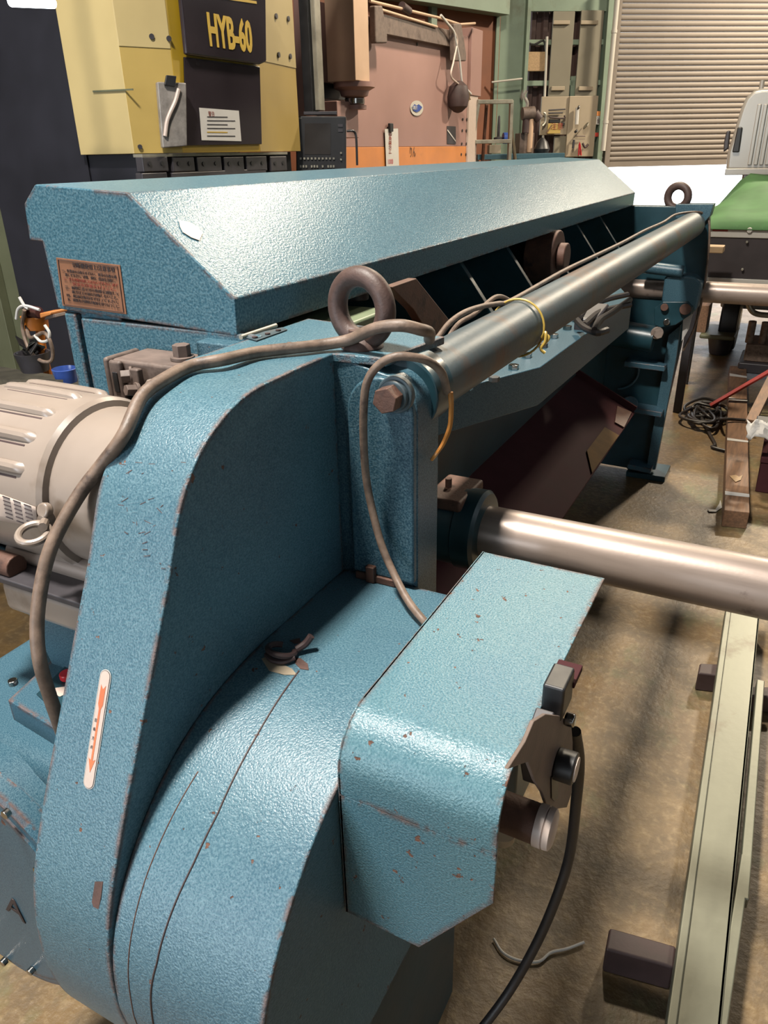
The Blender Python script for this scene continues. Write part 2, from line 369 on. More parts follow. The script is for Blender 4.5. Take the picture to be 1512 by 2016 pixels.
# purlins of the far wall
def wbar(name, px0, py0, px1, py1, t, off, mat, flat=True):
    q0 = aw(px0, py0, off); q1 = aw(px1, py1, off)
    if flat: q0.z = q1.z = (q0.z+q1.z)/2
    bm = nb(); beam(bm, q0, q1, .06, t, up=(0, 0, 1) if abs((q1-q0).normalized().z) < .7 else wn); return struct(add(name, bm, mat))
wbar('trim_5', 1028, 12, 1200, 10, .11, .05, 'greenbeam')
wbar('trim_6', 1028, 87, 1200, 80, .05, .03, 'greenbeam')
wbar('trim_7', 1028, 167, 1200, 160, .05, .03, 'greenbeam')
wbar('trim_8', 1205, -80, 1160, 520, .16, .06, 'greenbeam', False)
wbar('trim_9', 1128, 150, 1118, 460, .04, .04, 'greenbeam', False)
wbar('trim_10', 1225, -80, 1192, 330, .07, .10, 'shutter', False)
bm = nb(); obox(bm, wp((xJ+3.4+xR)/2, zS/2, .0), wd*((xR-xJ-3.4)/2), wn*.03, (0, 0, zS/2)); struct(add('wall_daylight_block', bm, 'wallplain'))  # unseen wall added to cut the daylight coming under the shutter
# outside ground beyond the shutter
bm = nb(); obox(bm, wp(xJ+2.3, .005, -3.5), wd*6, wn*3.3, (0, 0, .004)); struct(add('forecourt', bm, 'outside'))

# ---- roller shutter: slats
sh = bpy.data.objects.new('door_1', None); C.objects.link(sh); sh.location = wp(xJ, zS); WL[sh.name] = wp(xJ, zS); sh['kind'] = 'structure'
px_pitch = aw(1300, 300).z-aw(1300, 309.9).z; u0 = (aw(1226, 100)-W0).dot(wd)-.17
nsl = int((zT-.4-zS)/px_pitch); slat0 = None
for i in range(nsl):
    z = zS+.05+i*px_pitch
    if slat0 is None:
        bm = nb(); prof = [(0, 0), (.007, .12), (.013, .35), (.013, .62), (.008, .85), (.001, .93), (-.003, .97), (-.003, 1)]
        quadstrip(bm, [[wp(u0-.05, z+b*px_pitch, .02+a) , wp(xR+.1, z+b*px_pitch, .02+a)] for a, b in prof])
        slat0 = add('slat', bm, 'shutter', sh, ang=1.2)
    else:
        s = slat0.copy(); C.objects.link(s); s.parent = sh; s.location = slat0.location+Vector((0, 0, i*px_pitch))
bm = nb(); obox(bm, wp((u0+xR)/2, zS+.02, .02), wd*((xR-u0)/2+.05), wn*.025, (0, 0, .03)); add('bottom_rail', bm, 'shutter', sh)

# ================================================================== SHEARING MACHINE
SH = thing('shearing_machine', 'long pale blue hammered-paint guillotine shear with sloping top cover filling the foreground', 'machine', (-.8, 2.4, 0))
YC, YF = .93, 4.03
sec = [ay(68, 363, YC), ay(249, 379, YC), ay(462, 588, YC), ay(467, 663, YC), ay(114, 608, YC), ay(83, 476, YC), ay(58, 473, YC), ay(47, 401, YC)]
bm = nb(); prism(bm, sec, (0, YF-YC, 0)); cover = add('top_cover', bm, 'blue_cover', SH, bev=.0025)
def on_slope(px, py, off=.001):
    nn = Vector((sec[1].z-sec[2].z, 0, sec[2].x-sec[1].x)).normalized(); return ap(px, py, sec[1]+nn*off, nn)
# bare spot on the slope and an edge dent
bm = nb(); cpt = [on_slope(x, y, .0008) for x, y in ((352, 434), (372, 438), (390, 448), (398, 460), (392, 474), (376, 468), (360, 458), (354, 446))]
prism(bm, cpt, (0.0006, 0, .0008)); add('chipped_patch', bm, 'label', cover, label='bare pale patch where the paint has flaked off')
# instruction plate with lettering
pc = [ay(x, y, YC-.0015) for x, y in ((110, 507), (236, 522), (249, 619), (123, 602))]
bm = nb(); prism(bm, pc, (0, .0012, 0)); pl = add('instruction_plate', bm, 'plate', SH, label='copper coloured plate of printed safety instructions', bev=.0004)
rgt = (pc[1]-pc[0]); upv = (pc[0]-pc[3]); rgn = rgt.normalized(); upn = upv.normalized()
text('plate_lettering', '切断機使用上/注意事項', pc[0]+rgt*.26-upv*.15+Vector((0, -.0008, 0)), rgn, upn, upv.length*.115, 'ink', pl)
L = ['一、作業前の点検を必ず行い、異常の有無を確', '　認して下さい。刃物、締付、給油を点検し、', '二、手を刃物の間に入れないで下さい。必ず',
     '　　安全な作業を行うこと。', '三、板厚に合せ刃の隙間を調整して', '　　能力以上の板は切断しないこと。', '四、給油は毎日必ず行って下さい。', '五、調整及び掃除は電源を切り行うこと。']
for i, s in enumerate(L):
    text('plate_lettering', s, pc[0]+rgt*(.075+.004*i)-upv*(.265+.085*i)+Vector((0, -.0008, 0)), rgn, upn, upv.length*.068, 'ink_red' if i in (2, 3) else 'ink', pl, sx=rgt.length*.86/(len(s)*upv.length*.068))
for (i, j) in ((0, 1), (1, 2), (2, 3), (3, 0)):
    cc = sum(pc, Vector())/4; s0 = cc+(pc[i]-cc)*.93+Vector((0, -.0007, 0)); s1 = cc+(pc[j]-cc)*.93+Vector((0, -.0007, 0))
    bm = nb(); beam(bm, s0, s1, .0006, .0009, up=(0, 1, 0)); add('printed_border', bm, 'ink', pl)
# body below the cover, near end
zb = sec[4].z
xl = sec[4].x+.012
bm = nb(); bxs(bm, xl, -.992, YC+.012, YF-.05, .25, zb-.004); add('rear_body', bm, 'blue_cover', SH, bev=.003)
bm = nb(); bxs(bm, ay(160, 640, YC).x, -.70, YC+.0, YC+.014, .4, zb-.012); add('end_panel', bm, 'blue_cover', SH, bev=.004)
bm = nb(); bxs(bm, xl, ay(152, 640, YC).x, YC+.0, YC+.014, .4, zb-.006); add('end_panel', bm, 'blue_cover', SH, bev=.004)
# near side frame and its top
ZT = 1.347
bm = nb(); rr = .05; xs = -.422; xf = -.551; ztp = 1.325
pts = [(xf-.25, .903, .2), (xs, .903, .2), (xs, .903, ztp-rr)]
for i in range(1, 9): t = math.pi/2*i/8; pts.append((xs-rr+rr*math.cos(t), .903, ztp-rr+rr*math.sin(t)))
pts += [(xf+.005, .903, ZT-.005), (xf-.25, .903, ZT-.005)]
prism(bm, pts, (0, .075, 0)); nf = add('side_frame', bm, 'blue_plain', SH, bev=.003)
bm = nb(); prism(bm, [(-.72, .78, ZT-.012), (-.552, .78, ZT-.012), (-.552, .90, ZT-.012), (-.47, .905, ZT-.012), (-.45, 1.06, ZT-.012), (-.72, 1.10, ZT-.012)], (0, 0, .012)); add('top_plate', bm, 'blue', SH, bev=.002)
# lug plate with the round top carrying the tie bar
bm = nb(); pts = []
r2 = .052; cx2, cz2 = -.474, 1.272
for i in range(0, 13): t = math.pi*i/12; pts.append((cx2+r2*math.cos(t), .889, cz2+r2*math.sin(t)))
pts += [(cx2-r2, .889, 1.01), (cx2+r2, .889, 1.01)]
prism(bm, pts, (0, .014, 0)); add('lug_plate', bm, 'blue_plain', SH, bev=.004)
bm = nb(); bxs(bm, -.500, -.485, .880, .903, 1.0, 1.028); bxs(bm, -.52, -.45, .884, .890, 1.0, 1.012); add('latch', bm, 'rust', SH, bev=.002)
# tie bar
bm = nb(); cyl(bm, (-.468, .99, 1.283), (-.452, 3.95, 1.272), .0485, .056, n=40); tie = add('tie_bar', bm, 'bar', SH, bev=.003, label='long round blue-brown steel bar running the length of the front')
bm = nb(); cyl(bm, (-.468, .95, 1.283), (-.468, 1.012, 1.283), .056, n=36); add('bar_flange', bm, 'teal', tie, bev=.003)
p = ay(765, 785, .86); p.y = .889
bm = nb(); cyl(bm, p, p+Vector((0, -.012, 0)), .026, n=30); cyl(bm, p, p+Vector((0, -.020, 0)), .0215, n=30); add('bolt_boss', bm, 'bar', tie, bev=.002)
hexbolt(tie, p+Vector((0, -.02, 0)), (0, -1, 0), .0185, .022, 'rust', washer=False)
# far side frame, seen from inside
XF = -.395
bm = nb(); pts = [ay(1250, 405, 4.0), ay(1398, 408, 4.0), ay(1390, 560, 4.0), ay(1345, 660, 4.0), ay(1283, 930, 4.0), ay(1190, 930, 4.0)]
pts = [(pts[0].x-.45, 4.0, pts[0].z), (pts[0].x, 4.0, pts[0].z)]+[tuple(q) for q in pts[1:5]]+[(pts[0].x-.45, 4.0, .03)]
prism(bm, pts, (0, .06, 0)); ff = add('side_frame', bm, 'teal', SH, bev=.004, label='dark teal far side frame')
bm = nb(); bxs(bm, -.60, -.40, 3.93, 4.12, 0, .03); add('foot_plate', bm, 'teal', SH, bev=.004)
# flange strip along the front edge of the far frame
def fbar(nm, pts, y, wdt, mat, thick=.05):
    bm = nb()
    for (a0, b0), (a1, b1) in zip(pts, pts[1:]): beam(bm, ay(a0, b0, y), ay(a1, b1, y), thick, wdt, up=(0, 1, 0) if 0 else (0, 0, 1) if abs((ay(a1, b1, y)-ay(a0, b0, y)).normalized().z) < .8 else (1, 0, 0))
    return add(nm, bm, mat, SH, bev=.003)
bm = nb(); prism(bm, [ay(1316, 660, 3.96), ay(1340, 640, 3.96), ay(1332, 700, 3.96), ay(1290, 925, 3.96), ay(1272, 925, 3.96)], (0, .04, 0)); add('edge_strip', bm, 'blue_plain', SH, bev=.002)
bm = nb(); cyl(bm, ay(1195, 652, 3.9), ay(1288, 668, 3.9), .065, n=30); add('roller', bm, 'teal', SH, bev=.004)
bm = nb(); cyl(bm, ay(1262, 525, 3.9), ay(1345, 535, 3.9), .028, n=20); add('pivot_pin', bm, 'blue_plain', SH, bev=.003)
for (a0, b0, a1, b1) in ((1232, 712, 1312, 722), (1238, 800, 1306, 812), (1238, 912, 1285, 922)):
    bm = nb(); beam(bm, ay(a0, b0, 3.95), ay(a1, b1, 3.95), .10, .028); add('stiffener', bm, 'blue_smooth', SH, bev=.004)
bm = nb(); cyl(bm, ay(1240, 795, 3.97), ay(1240, 795, 3.90), .04, n=24); add('bushing', bm, 'blue_smooth', SH, bev=.004)
bm = nb(); ring(bm, ay(1218, 728, 3.98), (0, 1, 0), .10, .006, a0=-.6, a1=1.5); add('cable_hole_rim', bm, 'blue_plain', SH)
# bearing block + link plates at the far frame
bm = nb(); prism(bm, [ay(x, y, 3.9) for x, y in ((1308, 545), (1330, 540), (1368, 545), (1382, 560), (1372, 610), (1352, 625), (1310, 622), (1302, 590))], (0, .12, 0)); add('bearing_block', bm, 'blue_plain', SH, bev=.012, seg=3)
bm = nb(); prism(bm, [ay(x, y, 3.88) for x, y in ((1288, 607), (1305, 594), (1355, 594), (1364, 604), (1360, 620), (1330, 640), (1300, 645), (1288, 640))], (0, .02, 0)); add('link_plate', bm, 'teal', SH, bev=.004)
for (x, y, r, m) in ((1308, 605, .018, 'rust'), (1349, 609, .026, 'rust'), (1312, 634, .015, 'chrome')):
    bm = nb(); cyl(bm, ay(x, y, 3.88), ay(x, y, 3.86), r, n=20); add('pin_head', bm, m, SH, bev=.003)
hexbolt(SH, ay(1293, 655, 3.86), (.4, -1, 0), .022, .04, 'steel')
bm = nb(); prism(bm, [ay(x, y, 3.93) for x, y in ((1345, 628), (1363, 618), (1356, 648), (1342, 672))], (0, .01, 0)); add('pale_label', bm, 'white', SH)
# cable and upper corner plate at the far frame
bm = nb(); prism(bm, [ay(x, y, 3.98) for x, y in ((1330, 402), (1405, 402), (1398, 425), (1385, 440), (1330, 430))], (0, .10, 0)); add('corner_plate', bm, 'blue_plain', SH, bev=.003)
bm = nb(); q = ay(1334, 392, 4.04); ring(bm, q+Vector((0, 0, .01)), (.25, 1, 0), .048, .018); cyl(bm, q+Vector((0, 0, -.07)), q+Vector((0, 0, -.04)), .035, .025); add('lifting_eye', bm, 'eye', SH, label='lifting eye bolt on the far side frame')
# near lifting eye
bm = nb(); q = ay(711, 607, .95); ring(bm, q, (.18, 1, 0), .0435, .0145, n=44, m=16)
lathe(bm, (q.x, q.y, ZT-.004), (0, 0, 1), [(0, .030), (.006, .031), (.012, .028), (.02, .020), (.03, .019)], 28); add('lifting_eye', bm, 'eye', SH, label='big brown lifting eye bolt on the near corner')
# hinge
bm = nb(); prism(bm, [az(x, y, ZT+.001) for x, y in ((477, 664), (556, 646), (566, 650), (505, 672))], (0, 0, .0016)); hg = add('hinge', bm, 'bar', SH, bev=.0005)
bm = nb(); cyl(bm, az(474, 664, ZT+.004), az(543, 641, ZT+.004), .0038, n=14); add('hinge_pin', bm, 'alu', hg)
for x, y in ((502, 665), (527, 658), (548, 651)):
    bm = nb(); q = az(x, y, ZT+.003); cyl(bm, q, q+Vector((0, 0, .002)), .0042, n=14); add('screw', bm, 'darkrail', hg)
# ram beam with chamfered ends
ZB = 1.09
tp = [az(x, y, ZB) for x, y in ((896, 766), (1064, 722), (1244, 591), (1213, 556))]
xi = -.74
near = tp[0]+(tp[0]-tp[1])*.25
pts = [near, tp[1], tp[2], tp[3], Vector((xi, tp[3].y+.12, ZB)), Vector((xi, near.y-.1, ZB))]
bz = ZB-.105
bm = nb(); prism(bm, [(q.x, q.y, bz) for q in pts], (0, 0, ZB-bz)); ram = add('ram_beam', bm, 'blue_plain', SH, bev=.003, label='blue beam with cut corners behind the tie bar')
for i in range(9):
    q = Vector((-.60+.006*(i % 2), tp[0].y+.10+i*.13, ZB)); bm = nb(); cyl(bm, q, q+Vector((0, 0, .012)), .014, n=6); add('bolt', bm, 'chrome' if i % 3 else 'bar', ram, bev=.001)
# inner slanting ribs between ram beam and cover
zc = sec[3].z
for i, y in enumerate((1.62, 1.98, 2.36, 2.76, 3.2, 3.6)):
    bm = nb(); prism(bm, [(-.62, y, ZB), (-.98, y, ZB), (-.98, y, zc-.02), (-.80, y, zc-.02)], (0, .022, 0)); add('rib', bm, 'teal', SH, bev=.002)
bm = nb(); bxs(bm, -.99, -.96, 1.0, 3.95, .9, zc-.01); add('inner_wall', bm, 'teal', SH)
bm = nb(); prism(bm, [(-.62, 1.30, ZB), (-.80, 1.30, ZB), (-.80, 1.30, zc-.02), (-.72, 1.30, zc-.02)], (0, .022, 0))
bpp = [ax(x, y, -.66) for x, y in ((770, 565), (820, 548), (893, 640), (850, 668), (815, 610))]
bm.free(); bm = nb(); prism(bm, bpp, (-.02, 0, 0)); add('gusset', bm, 'rust', SH, bev=.002, label='brown unpainted gusset plate')
q = ay(1085, 500, 3.0); q2 = Vector((-.78, 3.0, q.z))
q = ax(1100, 505, -.72); bm = nb(); cyl(bm, (q.x-.10, q.y, q.z), (q.x, q.y, q.z), .085, n=32); cyl(bm, (q.x, q.y, q.z), (q.x+.03, q.y, q.z), .045, n=24); add('drive_hub', bm, 'rust', SH, bev=.005)
# oil tank
tk = ax(700, 640, -.76)
tx0, tx1, ty0, ty1, tz0, tz1 = -.84, -.70, 1.06, 1.35, 1.16, 1.322
bm = nb(); bxs(bm, tx0, tx1, ty0, ty1, tz0, tz1-.03); tank = add('oil_tank', bm, 'oiltank', SH, bev=.008, label='pale green oil tank behind the lifting eye')
bm = nb(); bxs(bm, tx0-.006, tx1+.006, ty0-.006, ty1+.006, tz1-.032, tz1); add('lid', bm, 'oiltank', tank, bev=.007)
bm = nb(); q = az(702, 590, tz1); cyl(bm, (q.x, q.y, tz1), (q.x, q.y, tz1+.018), .026, n=28); add('filler_cap', bm, 'black', tank, bev=.003)
bm = nb(); q = ax(775, 670, -.70); bxs(bm, q.x-.04, q.x, q.y-.02, q.y+.07, q.z-.03, q.z+.03); add('junction_block', bm, 'rust', SH, bev=.004)
bm = nb(); cyl(bm, ax(796, 668, -.66), ax(835, 676, -.66), .0065, n=16); add('cable_gland', bm, 'orange_plastic', SH, bev=.001)
# lower machine body: bed, chute
bm = nb(); bxs(bm, -.90, -.78, 1.0, 3.98, .12, .98); add('bed', bm, 'teal', SH, bev=.004)  # put in as a dark back for the void under the beam
c0, c1 = ay(1130, 735, 3.35), ay(1250, 812, 3.35)
dv = Vector((c1.x-c0.x, 0, c1.z-c0.z)); top0 = c0-dv*.25; bot0 = c1
bm = nb(); prism(bm, [(top0.x, 1.25, top0.z), (top0.x, 3.35, top0.z), (bot0.x, 3.35, bot0.z), (bot0.x, 1.25, bot0.z)], (0, 0, -.006)); ch = add('scrap_chute', bm, 'chute', SH, label='sloping maroon sheet metal chute', bev=.001)
bm = nb(); beam(bm, (top0.x, 3.35, top0.z+.012), (bot0.x, 3.35, bot0.z+.012), .012, .03); add('chute_lip', bm, 'chute', ch)
cn = Vector((-dv.z, 0, dv.x)).normalized()
if cn.z < 0: cn = -cn
cb = [ap(x, y, c1+cn*.004, cn) for x, y in ((1190, 842), (1218, 858), (1165, 932), (1155, 888))]
bm = nb(); prism(bm, cb, cn*.003); add('cardboard_patch', bm, 'cardboard', ch)
cb = [ap(x, y, c1+cn*.004, cn) for x, y in ((1215, 800), (1243, 812), (1228, 842), (1210, 832))]
bm = nb(); prism(bm, cb, cn*.003); add('rust_patch', bm, 'rust', ch)
# round support arms and their collars
for (yy, zz, r, xa, xb, rc, l2) in ((1.147, .987, .0472, -.43, .52, .0737, 'near'), (4.02, .968, .049, -.86, .42, .0, 'far')):
    bm = nb(); cyl(bm, (xa, yy, zz), (xb, yy, zz), r, n=40); arm = add('support_arm', bm, 'steel', SH, bev=.002, label='bright turned steel bar sticking out of the %s end' % l2)
    if rc:
        bm = nb(); lathe(bm, (-.50, yy, zz), (1, 0, 0), [(0, rc-.004), (.055, rc-.004), (.058, rc), (.092, rc), (.098, rc-.006), (.10, r+.003)], 40); add('collar', bm, 'teal', arm)
        bm = nb(); cyl(bm, (-.475, yy, zz+rc), (-.475, yy, zz+rc+.016), .006, n=12); add('grease_nipple', bm, 'rust', arm)
        bm = nb(); bxs(bm, -.50, -.43, yy-.055, yy+.06, zz+rc-.022, zz+rc-.0005); add('rusty_cap', bm, 'rust', arm, bev=.006)
# belt guard (tall curved band) and flywheel guard
band = [(.902, 1.347), (.82, 1.348), (.78, 1.347), (.735, 1.346), (.70, 1.342), (.672, 1.335), (.648, 1.325), (.622, 1.311), (.602, 1.296), (.582, 1.275), (.564, 1.250), (.545, 1.210), (.528, 1.170), (.485, 1.085), (.443, 1.002), (.401, .919), (.368, .845), (.352, .79), (.345, .73), (.345, .68), (.352, .63), (.366, .585), (.392, .54), (.43, .50), (.48, .47)]
drum = [(.902, 1.0), (.787, 1.0), (.70, 1.0), (.66, .999), (.605, .993), (.56, .983), (.523, .970), (.488, .952), (.455, .929), (.424, .90), (.396, .866), (.375, .832), (.359, .795), (.349, .755), (.345, .71), (.345, .68), (.352, .63), (.366, .585), (.392, .54), (.43, .50), (.48, .47)]
def sm2(pr, k=3): return [(p.x, p.y) for p in smooth_pts([(a, b, 0) for a, b in pr], k)]
bm = nb(); xprism(bm, sm2(band)+[(.902, .47)], -.676, -.5515); bg_ = add('belt_guard', bm, 'blue', SH, bev=.0025, ang=.35, label='tall curved blue belt guard with the arrow label')
bm = nb(); xprism(bm, sm2(drum)+[(.902, .47)], -.5512, -.341); fg = add('flywheel_guard', bm, 'blue', SH, bev=.0025, ang=.35, label='round-fronted lower blue flywheel guard')
def prof_at(pr, y):
    for (y0, z0), (y1, z1) in zip(pr, pr[1:]):
        if y1 <= y <= y0: return z0+(z1-z0)*(y-y0)/(y1-y0+1e-9)
    return pr[-1][1]
def hprof(px, py, pr, off=0.0):
    v = ray(px, py); best = None
    for (y0, z0), (y1, z1) in zip(pr, pr[1:]):
        A = v.y; B = -(y1-y0); D = v.z; E = -(z1-z0); det = A*E-B*D
        if abs(det) < 1e-12: continue
        r1 = y0; r2 = z0-H; t = (r1*E-B*r2)/det; s = (A*r2-D*r1)/det
        if -.001 <= s <= 1.001 and t > 0 and (best is None or t < best[0]):
            nn = Vector((0, (z1-z0), -(y1-y0))).normalized()
            if nn.dot(v) > 0: nn = -nn
            best = (t, EYE+v*t+nn*off, nn)
    return best[1], best[2]
def seam_at(bm, xs_, ymax, rad):
    P_ = []
    for y, z in sm2(drum, 5):
        if y > ymax: continue
        for (ya, xa), (yb, xb) in zip(xs_, xs_[1:]):
            if yb <= y <= ya: P_.append(Vector((xa+(xb-xa)*(ya-y)/(ya-yb), y, z))); break
    tube(bm, P_, rad, 6, 0)
bm = nb(); seam_at(bm, [(.65, -.472), (.54, -.464), (.46, -.462), (.42, -.468), (.384, -.478), (.359, -.485), (.345, -.495), (.30, -.497)], .652, .0013); add('seam', bm, 'darkrail', fg)
bm = nb(); seam_at(bm, [(.50, -.508), (.40, -.522), (.30, -.530)], .49, .0008); add('seam', bm, 'rust', fg)
# broken catch on top of the flywheel guard
q = hprof(555, 1292, drum)[0]
bm = nb(); ring(bm, q+Vector((0, .0, .010)), (.1, .3, 1), .018, .0042, n=26, m=8, a0=.5, a1=5.4)
tube(bm, [q+Vector(v) for v in ((.016, .012, .008), (.024, .022, .014), (.030, .028, .024))], .005, 8); tube(bm, [q+Vector(v) for v in ((-.018, -.010, .004), (-.004, -.016, .003), (.012, -.014, .004), (.022, -.002, .006))], .0035, 8); fc = add('broken_catch', bm, 'darkrail', fg, label='broken dark iron catch')
def patch(nm, cpx, mat, pr, par, off=.0006):
    bm = nb(); vv = [hprof(x, y, pr, off) for x, y in cpx]; prism(bm, [v[0] for v in vv], vv[0][1]*.0004); return add(nm, bm, mat, par)
patch('bare_metal', [(515, 1298), (530, 1292), (548, 1305), (575, 1318), (585, 1330), (560, 1330), (530, 1322)], 'beige_panel', drum, fg, .0010)
patch('chipped_patch', [(578, 1296), (592, 1297), (606, 1308), (608, 1320), (592, 1318), (582, 1308)], 'patina', drum, fg)
patch('chipped_patch', [(570, 1262), (590, 1257), (593, 1266), (580, 1268)], 'patina', drum, fg)
patch('chipped_patch', [(188, 1735), (204, 1735), (200, 1765), (192, 1806), (182, 1775)], 'patina', band, bg_)
for _ in range(34):
    x0 = random.uniform(230, 400); y0 = random.uniform(900, 1120)
    xc = 300+(x0-315)*.7; yy0 = y0
    try:
        h0 = hprof(xc, yy0, band, .0004); h1 = hprof(xc+random.uniform(-14, 14), yy0+random.uniform(-3, 10), band, .0004)
    except Exception: continue
    if not (-.670 < h0[0].x < -.556 and -.670 < h1[0].x < -.556): continue
    bm = nb(); beam(bm, h0[0], h1[0], .0006, .0004, up=h0[1]); add('scratch', bm, 'patina', bg_)
# direction label
def bandp(u, v): # u across 0..1 , v down 0..1, on the sloping front of the belt guard
    pa, _ = hprof(190+22*u, 1316+2*u, band); pb, _ = hprof(158+22*u, 1553, band); return pa+(pb-pa)*v
la, ln_ = hprof(211, 1318, band, .0006); lb, _ = hprof(174, 1553, band, .0006); ldir = (lb-la).normalized(); lx = Vector((1, 0, 0)); lx = (lx-ldir*lx.dot(ldir)).normalized(); lw = .0085; Ln = (lb-la).length
def lp(u, v, off=0): return la+lx*u+ldir*v+ln_*off
def stadium(w_, v0, v1, off):
    o = []
    for i in range(13): t = math.pi*i/12; o.append(lp(w_*math.cos(t), v0+w_-w_*math.sin(t), off))
    for i in range(13): t = math.pi*i/12; o.append(lp(-w_*math.cos(t), v1-w_+w_*math.sin(t), off))
    return o
bm = nb(); prism(bm, stadium(lw, 0, Ln, 0), ln_*.0004); lab = add('direction_label', bm, 'white', bg_, label='long cream rotation label with an orange arrow')
bm = nb(); prism(bm, stadium(lw*.9, .0009, Ln-.0009, .0005), ln_*.0002); 
WL['x'] = 0
o_ = add('label_border', bm, 'ink', bg_)
bm = nb(); prism(bm, stadium(lw*.82, .0015, Ln-.0015, .0008), ln_*.0002); add('label_face', bm, 'label', bg_)
A = [(-.30, .13), (0, .165), (.30, .13), (.30, .29), (.12, .33), (.12, .76), (.42, .745), (0, .86), (-.42, .745), (-.12, .76), (-.12, .33), (-.30, .29)]
bm = nb(); prism(bm, [lp(u*lw*1.45, v*Ln, .0011) for u, v in A], ln_*.0002); add('arrow', bm, 'label_arrow', bg_)
for i, s in enumerate('回転方向'):
    text('label_lettering', s, lp(-lw*.62, Ln*(.44+.075*i), .0012), ldir*0+lx, -ldir, lw*.52, 'ink', bg_, ext=.0001)
# box guard
bx0, bx1 = -.338, -.156
ZG = 1.055; YG_ = .52
pr = [(.955, ZG), (.70, ZG)]
rb = .06
for i in range(1, 9): t = math.pi/2*i/8; pr.append((YG_+rb-rb*math.sin(t), ZG-rb+rb*math.cos(t)))
pr[1] = (YG_+rb, ZG)
pr.append((YG_, .965))
inn = [(y+.004 if z < .97 else y, z-.004 if z > .93 else z) for y, z in pr]
# sheet: top and bent front
def offprof(pr, t):
    out = []
    for i, (y, z) in enumerate(pr):
        a = pr[max(i-1, 0)]; b = pr[min(i+1, len(pr)-1)]; dy = b[0]-a[0]; dz = b[1]-a[1]; l = math.hypot(dy, dz); out.append((y-dz/l*t*1.0, z+dy/l*t*1.0))
    return out
bm = nb(); ip = offprof(pr, .004); xprism(bm, pr+ip[::-1], bx0, bx1); bgd = add('box_guard', bm, 'blue_box', SH, bev=.0012, ang=.5, label='worn pale blue bent guard box with an open right side')
fpts = [(bx0, YG_, .965), (bx1, YG_, .965), (bx1, YG_, ay(968, 1778, YG_).z), (ay(825, 1866, YG_).x, YG_, ay(825, 1866, YG_).z), (bx0, YG_, ay(692, 1800, YG_).z)]
bm = nb(); prism(bm, fpts, (0, .004, 0)); add('front_flap', bm, 'blue_box', bgd, bev=.001)
side = pr+[(YG_, fpts[4][2]), (YG_+.05, fpts[4][2]), (.955, .86)]
bm = nb(); xprism(bm, side, bx0, bx0+.003); add('inner_side', bm, 'blue_box', bgd)
# gear behind the open side of the box guard
bm = nb(); bxs(bm, bx0+.02, bx1-.04, .72, .94, .80, 1.03); add('gear_housing', bm, 'teal', SH, bev=.004)
def P(px, py, y): return ay(px, py, y)
q1 = P(1072, 1628, .60); q0 = q1+Vector((-.075, 0, .002))
bm = nb(); cyl(bm, q0, q1, .022, n=32); bt = add('handwheel_sleeve', bm, 'rust', SH, bev=.002, label='red-brown cylinder with a cream cap')
bm = nb(); lathe(bm, q1, (1, 0, 0), [(-.008, .0232), (.001, .0232), (.002, .0215), (.003, .0232), (.009, .0225), (.011, .019), (.0115, .001)], 32); add('end_cap', bm, 'label', bt)
bm = nb(); lathe(bm, q1+Vector((-.045, .0, -.030)), (0, 0, -1), [(0, .014), (.010, .013), (.017, .008), (.018, .001)], 20); add('pale_knob', bm, 'beige_panel', bt)
br = [(1052, 1420), (1075, 1406), (1105, 1410), (1125, 1425), (1128, 1460), (1126, 1560), (1116, 1590), (1080, 1595), (1068, 1560), (1055, 1540), (1040, 1500), (1000, 1515), (1035, 1460)]
bm = nb(); cxp = -.135; prism(bm, [ax(x, y, cxp) for x, y in br], (-.004, 0, 0)); bk = add('counter_bracket', bm, 'bracket', SH, bev=.001)
bm = nb(); q = ax(1090, 1568, cxp+.001); prism(bm, [ax(x, y, cxp+.0012) for x, y in ((1085, 1530), (1098, 1530), (1098, 1570), (1092, 1578), (1086, 1572))], (.0005, 0, 0)); add('slot', bm, 'black', bk)
q = ax(1095, 1502, cxp); bm = nb(); cyl(bm, q, q+Vector((.022, 0, 0)), .0185, n=28); kn = add('knob', bm, 'black', bk, bev=.002)
bm = nb(); cyl(bm, q+Vector((.022, 0, 0)), q+Vector((.0235, 0, 0)), .014, n=28); add('knob_face', bm, 'label', bk)
q = ax(1112, 1414, cxp); bm = nb(); cyl(bm, q, q+Vector((.012, 0, 0)), .008, n=18); add('screw', bm, 'chrome', bk, bev=.003)
bm = nb(); q = ax(1060, 1470, cxp-.012); obox(bm, q, (.010, 0, 0), (0, .028, .010), (0, -.012, .028)); add('counter_body', bm, 'darkgrey', bk, bev=.002)
q = ax(1098, 1362, -.145); bm = nb(); obox(bm, q, (.012, 0, 0), (0, .022, 0), (0, 0, .022)); add('switch_box', bm, 'black', SH, bev=.003)
q = ax(1115, 1326, -.145); bm = nb(); obox(bm, q, (.014, 0, 0), (0, .018, 0), (0, 0, .004)); add('red_strap', bm, 'chute', SH, bev=.001)
q = ax(1105, 1335, -.15); bm = nb(); cyl(bm, q, q+Vector((.012, 0, .006)), .006, n=12); add('screw', bm, 'alu', SH)
bm = nb(); q = ax(1075, 1390, -.175); obox(bm, q, (.004, 0, 0), (0, .04, .0), (0, 0, .045)); add('mounting_plate', bm, 'bracket', SH, bev=.002)
# pedestal below the guards
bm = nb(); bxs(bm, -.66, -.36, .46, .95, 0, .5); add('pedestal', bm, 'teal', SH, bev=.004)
bm = nb(); bxs(bm, -1.2, -.66, .93, 1.0, 0, .5); add('lower_frame', bm, 'teal', SH, bev=.004)
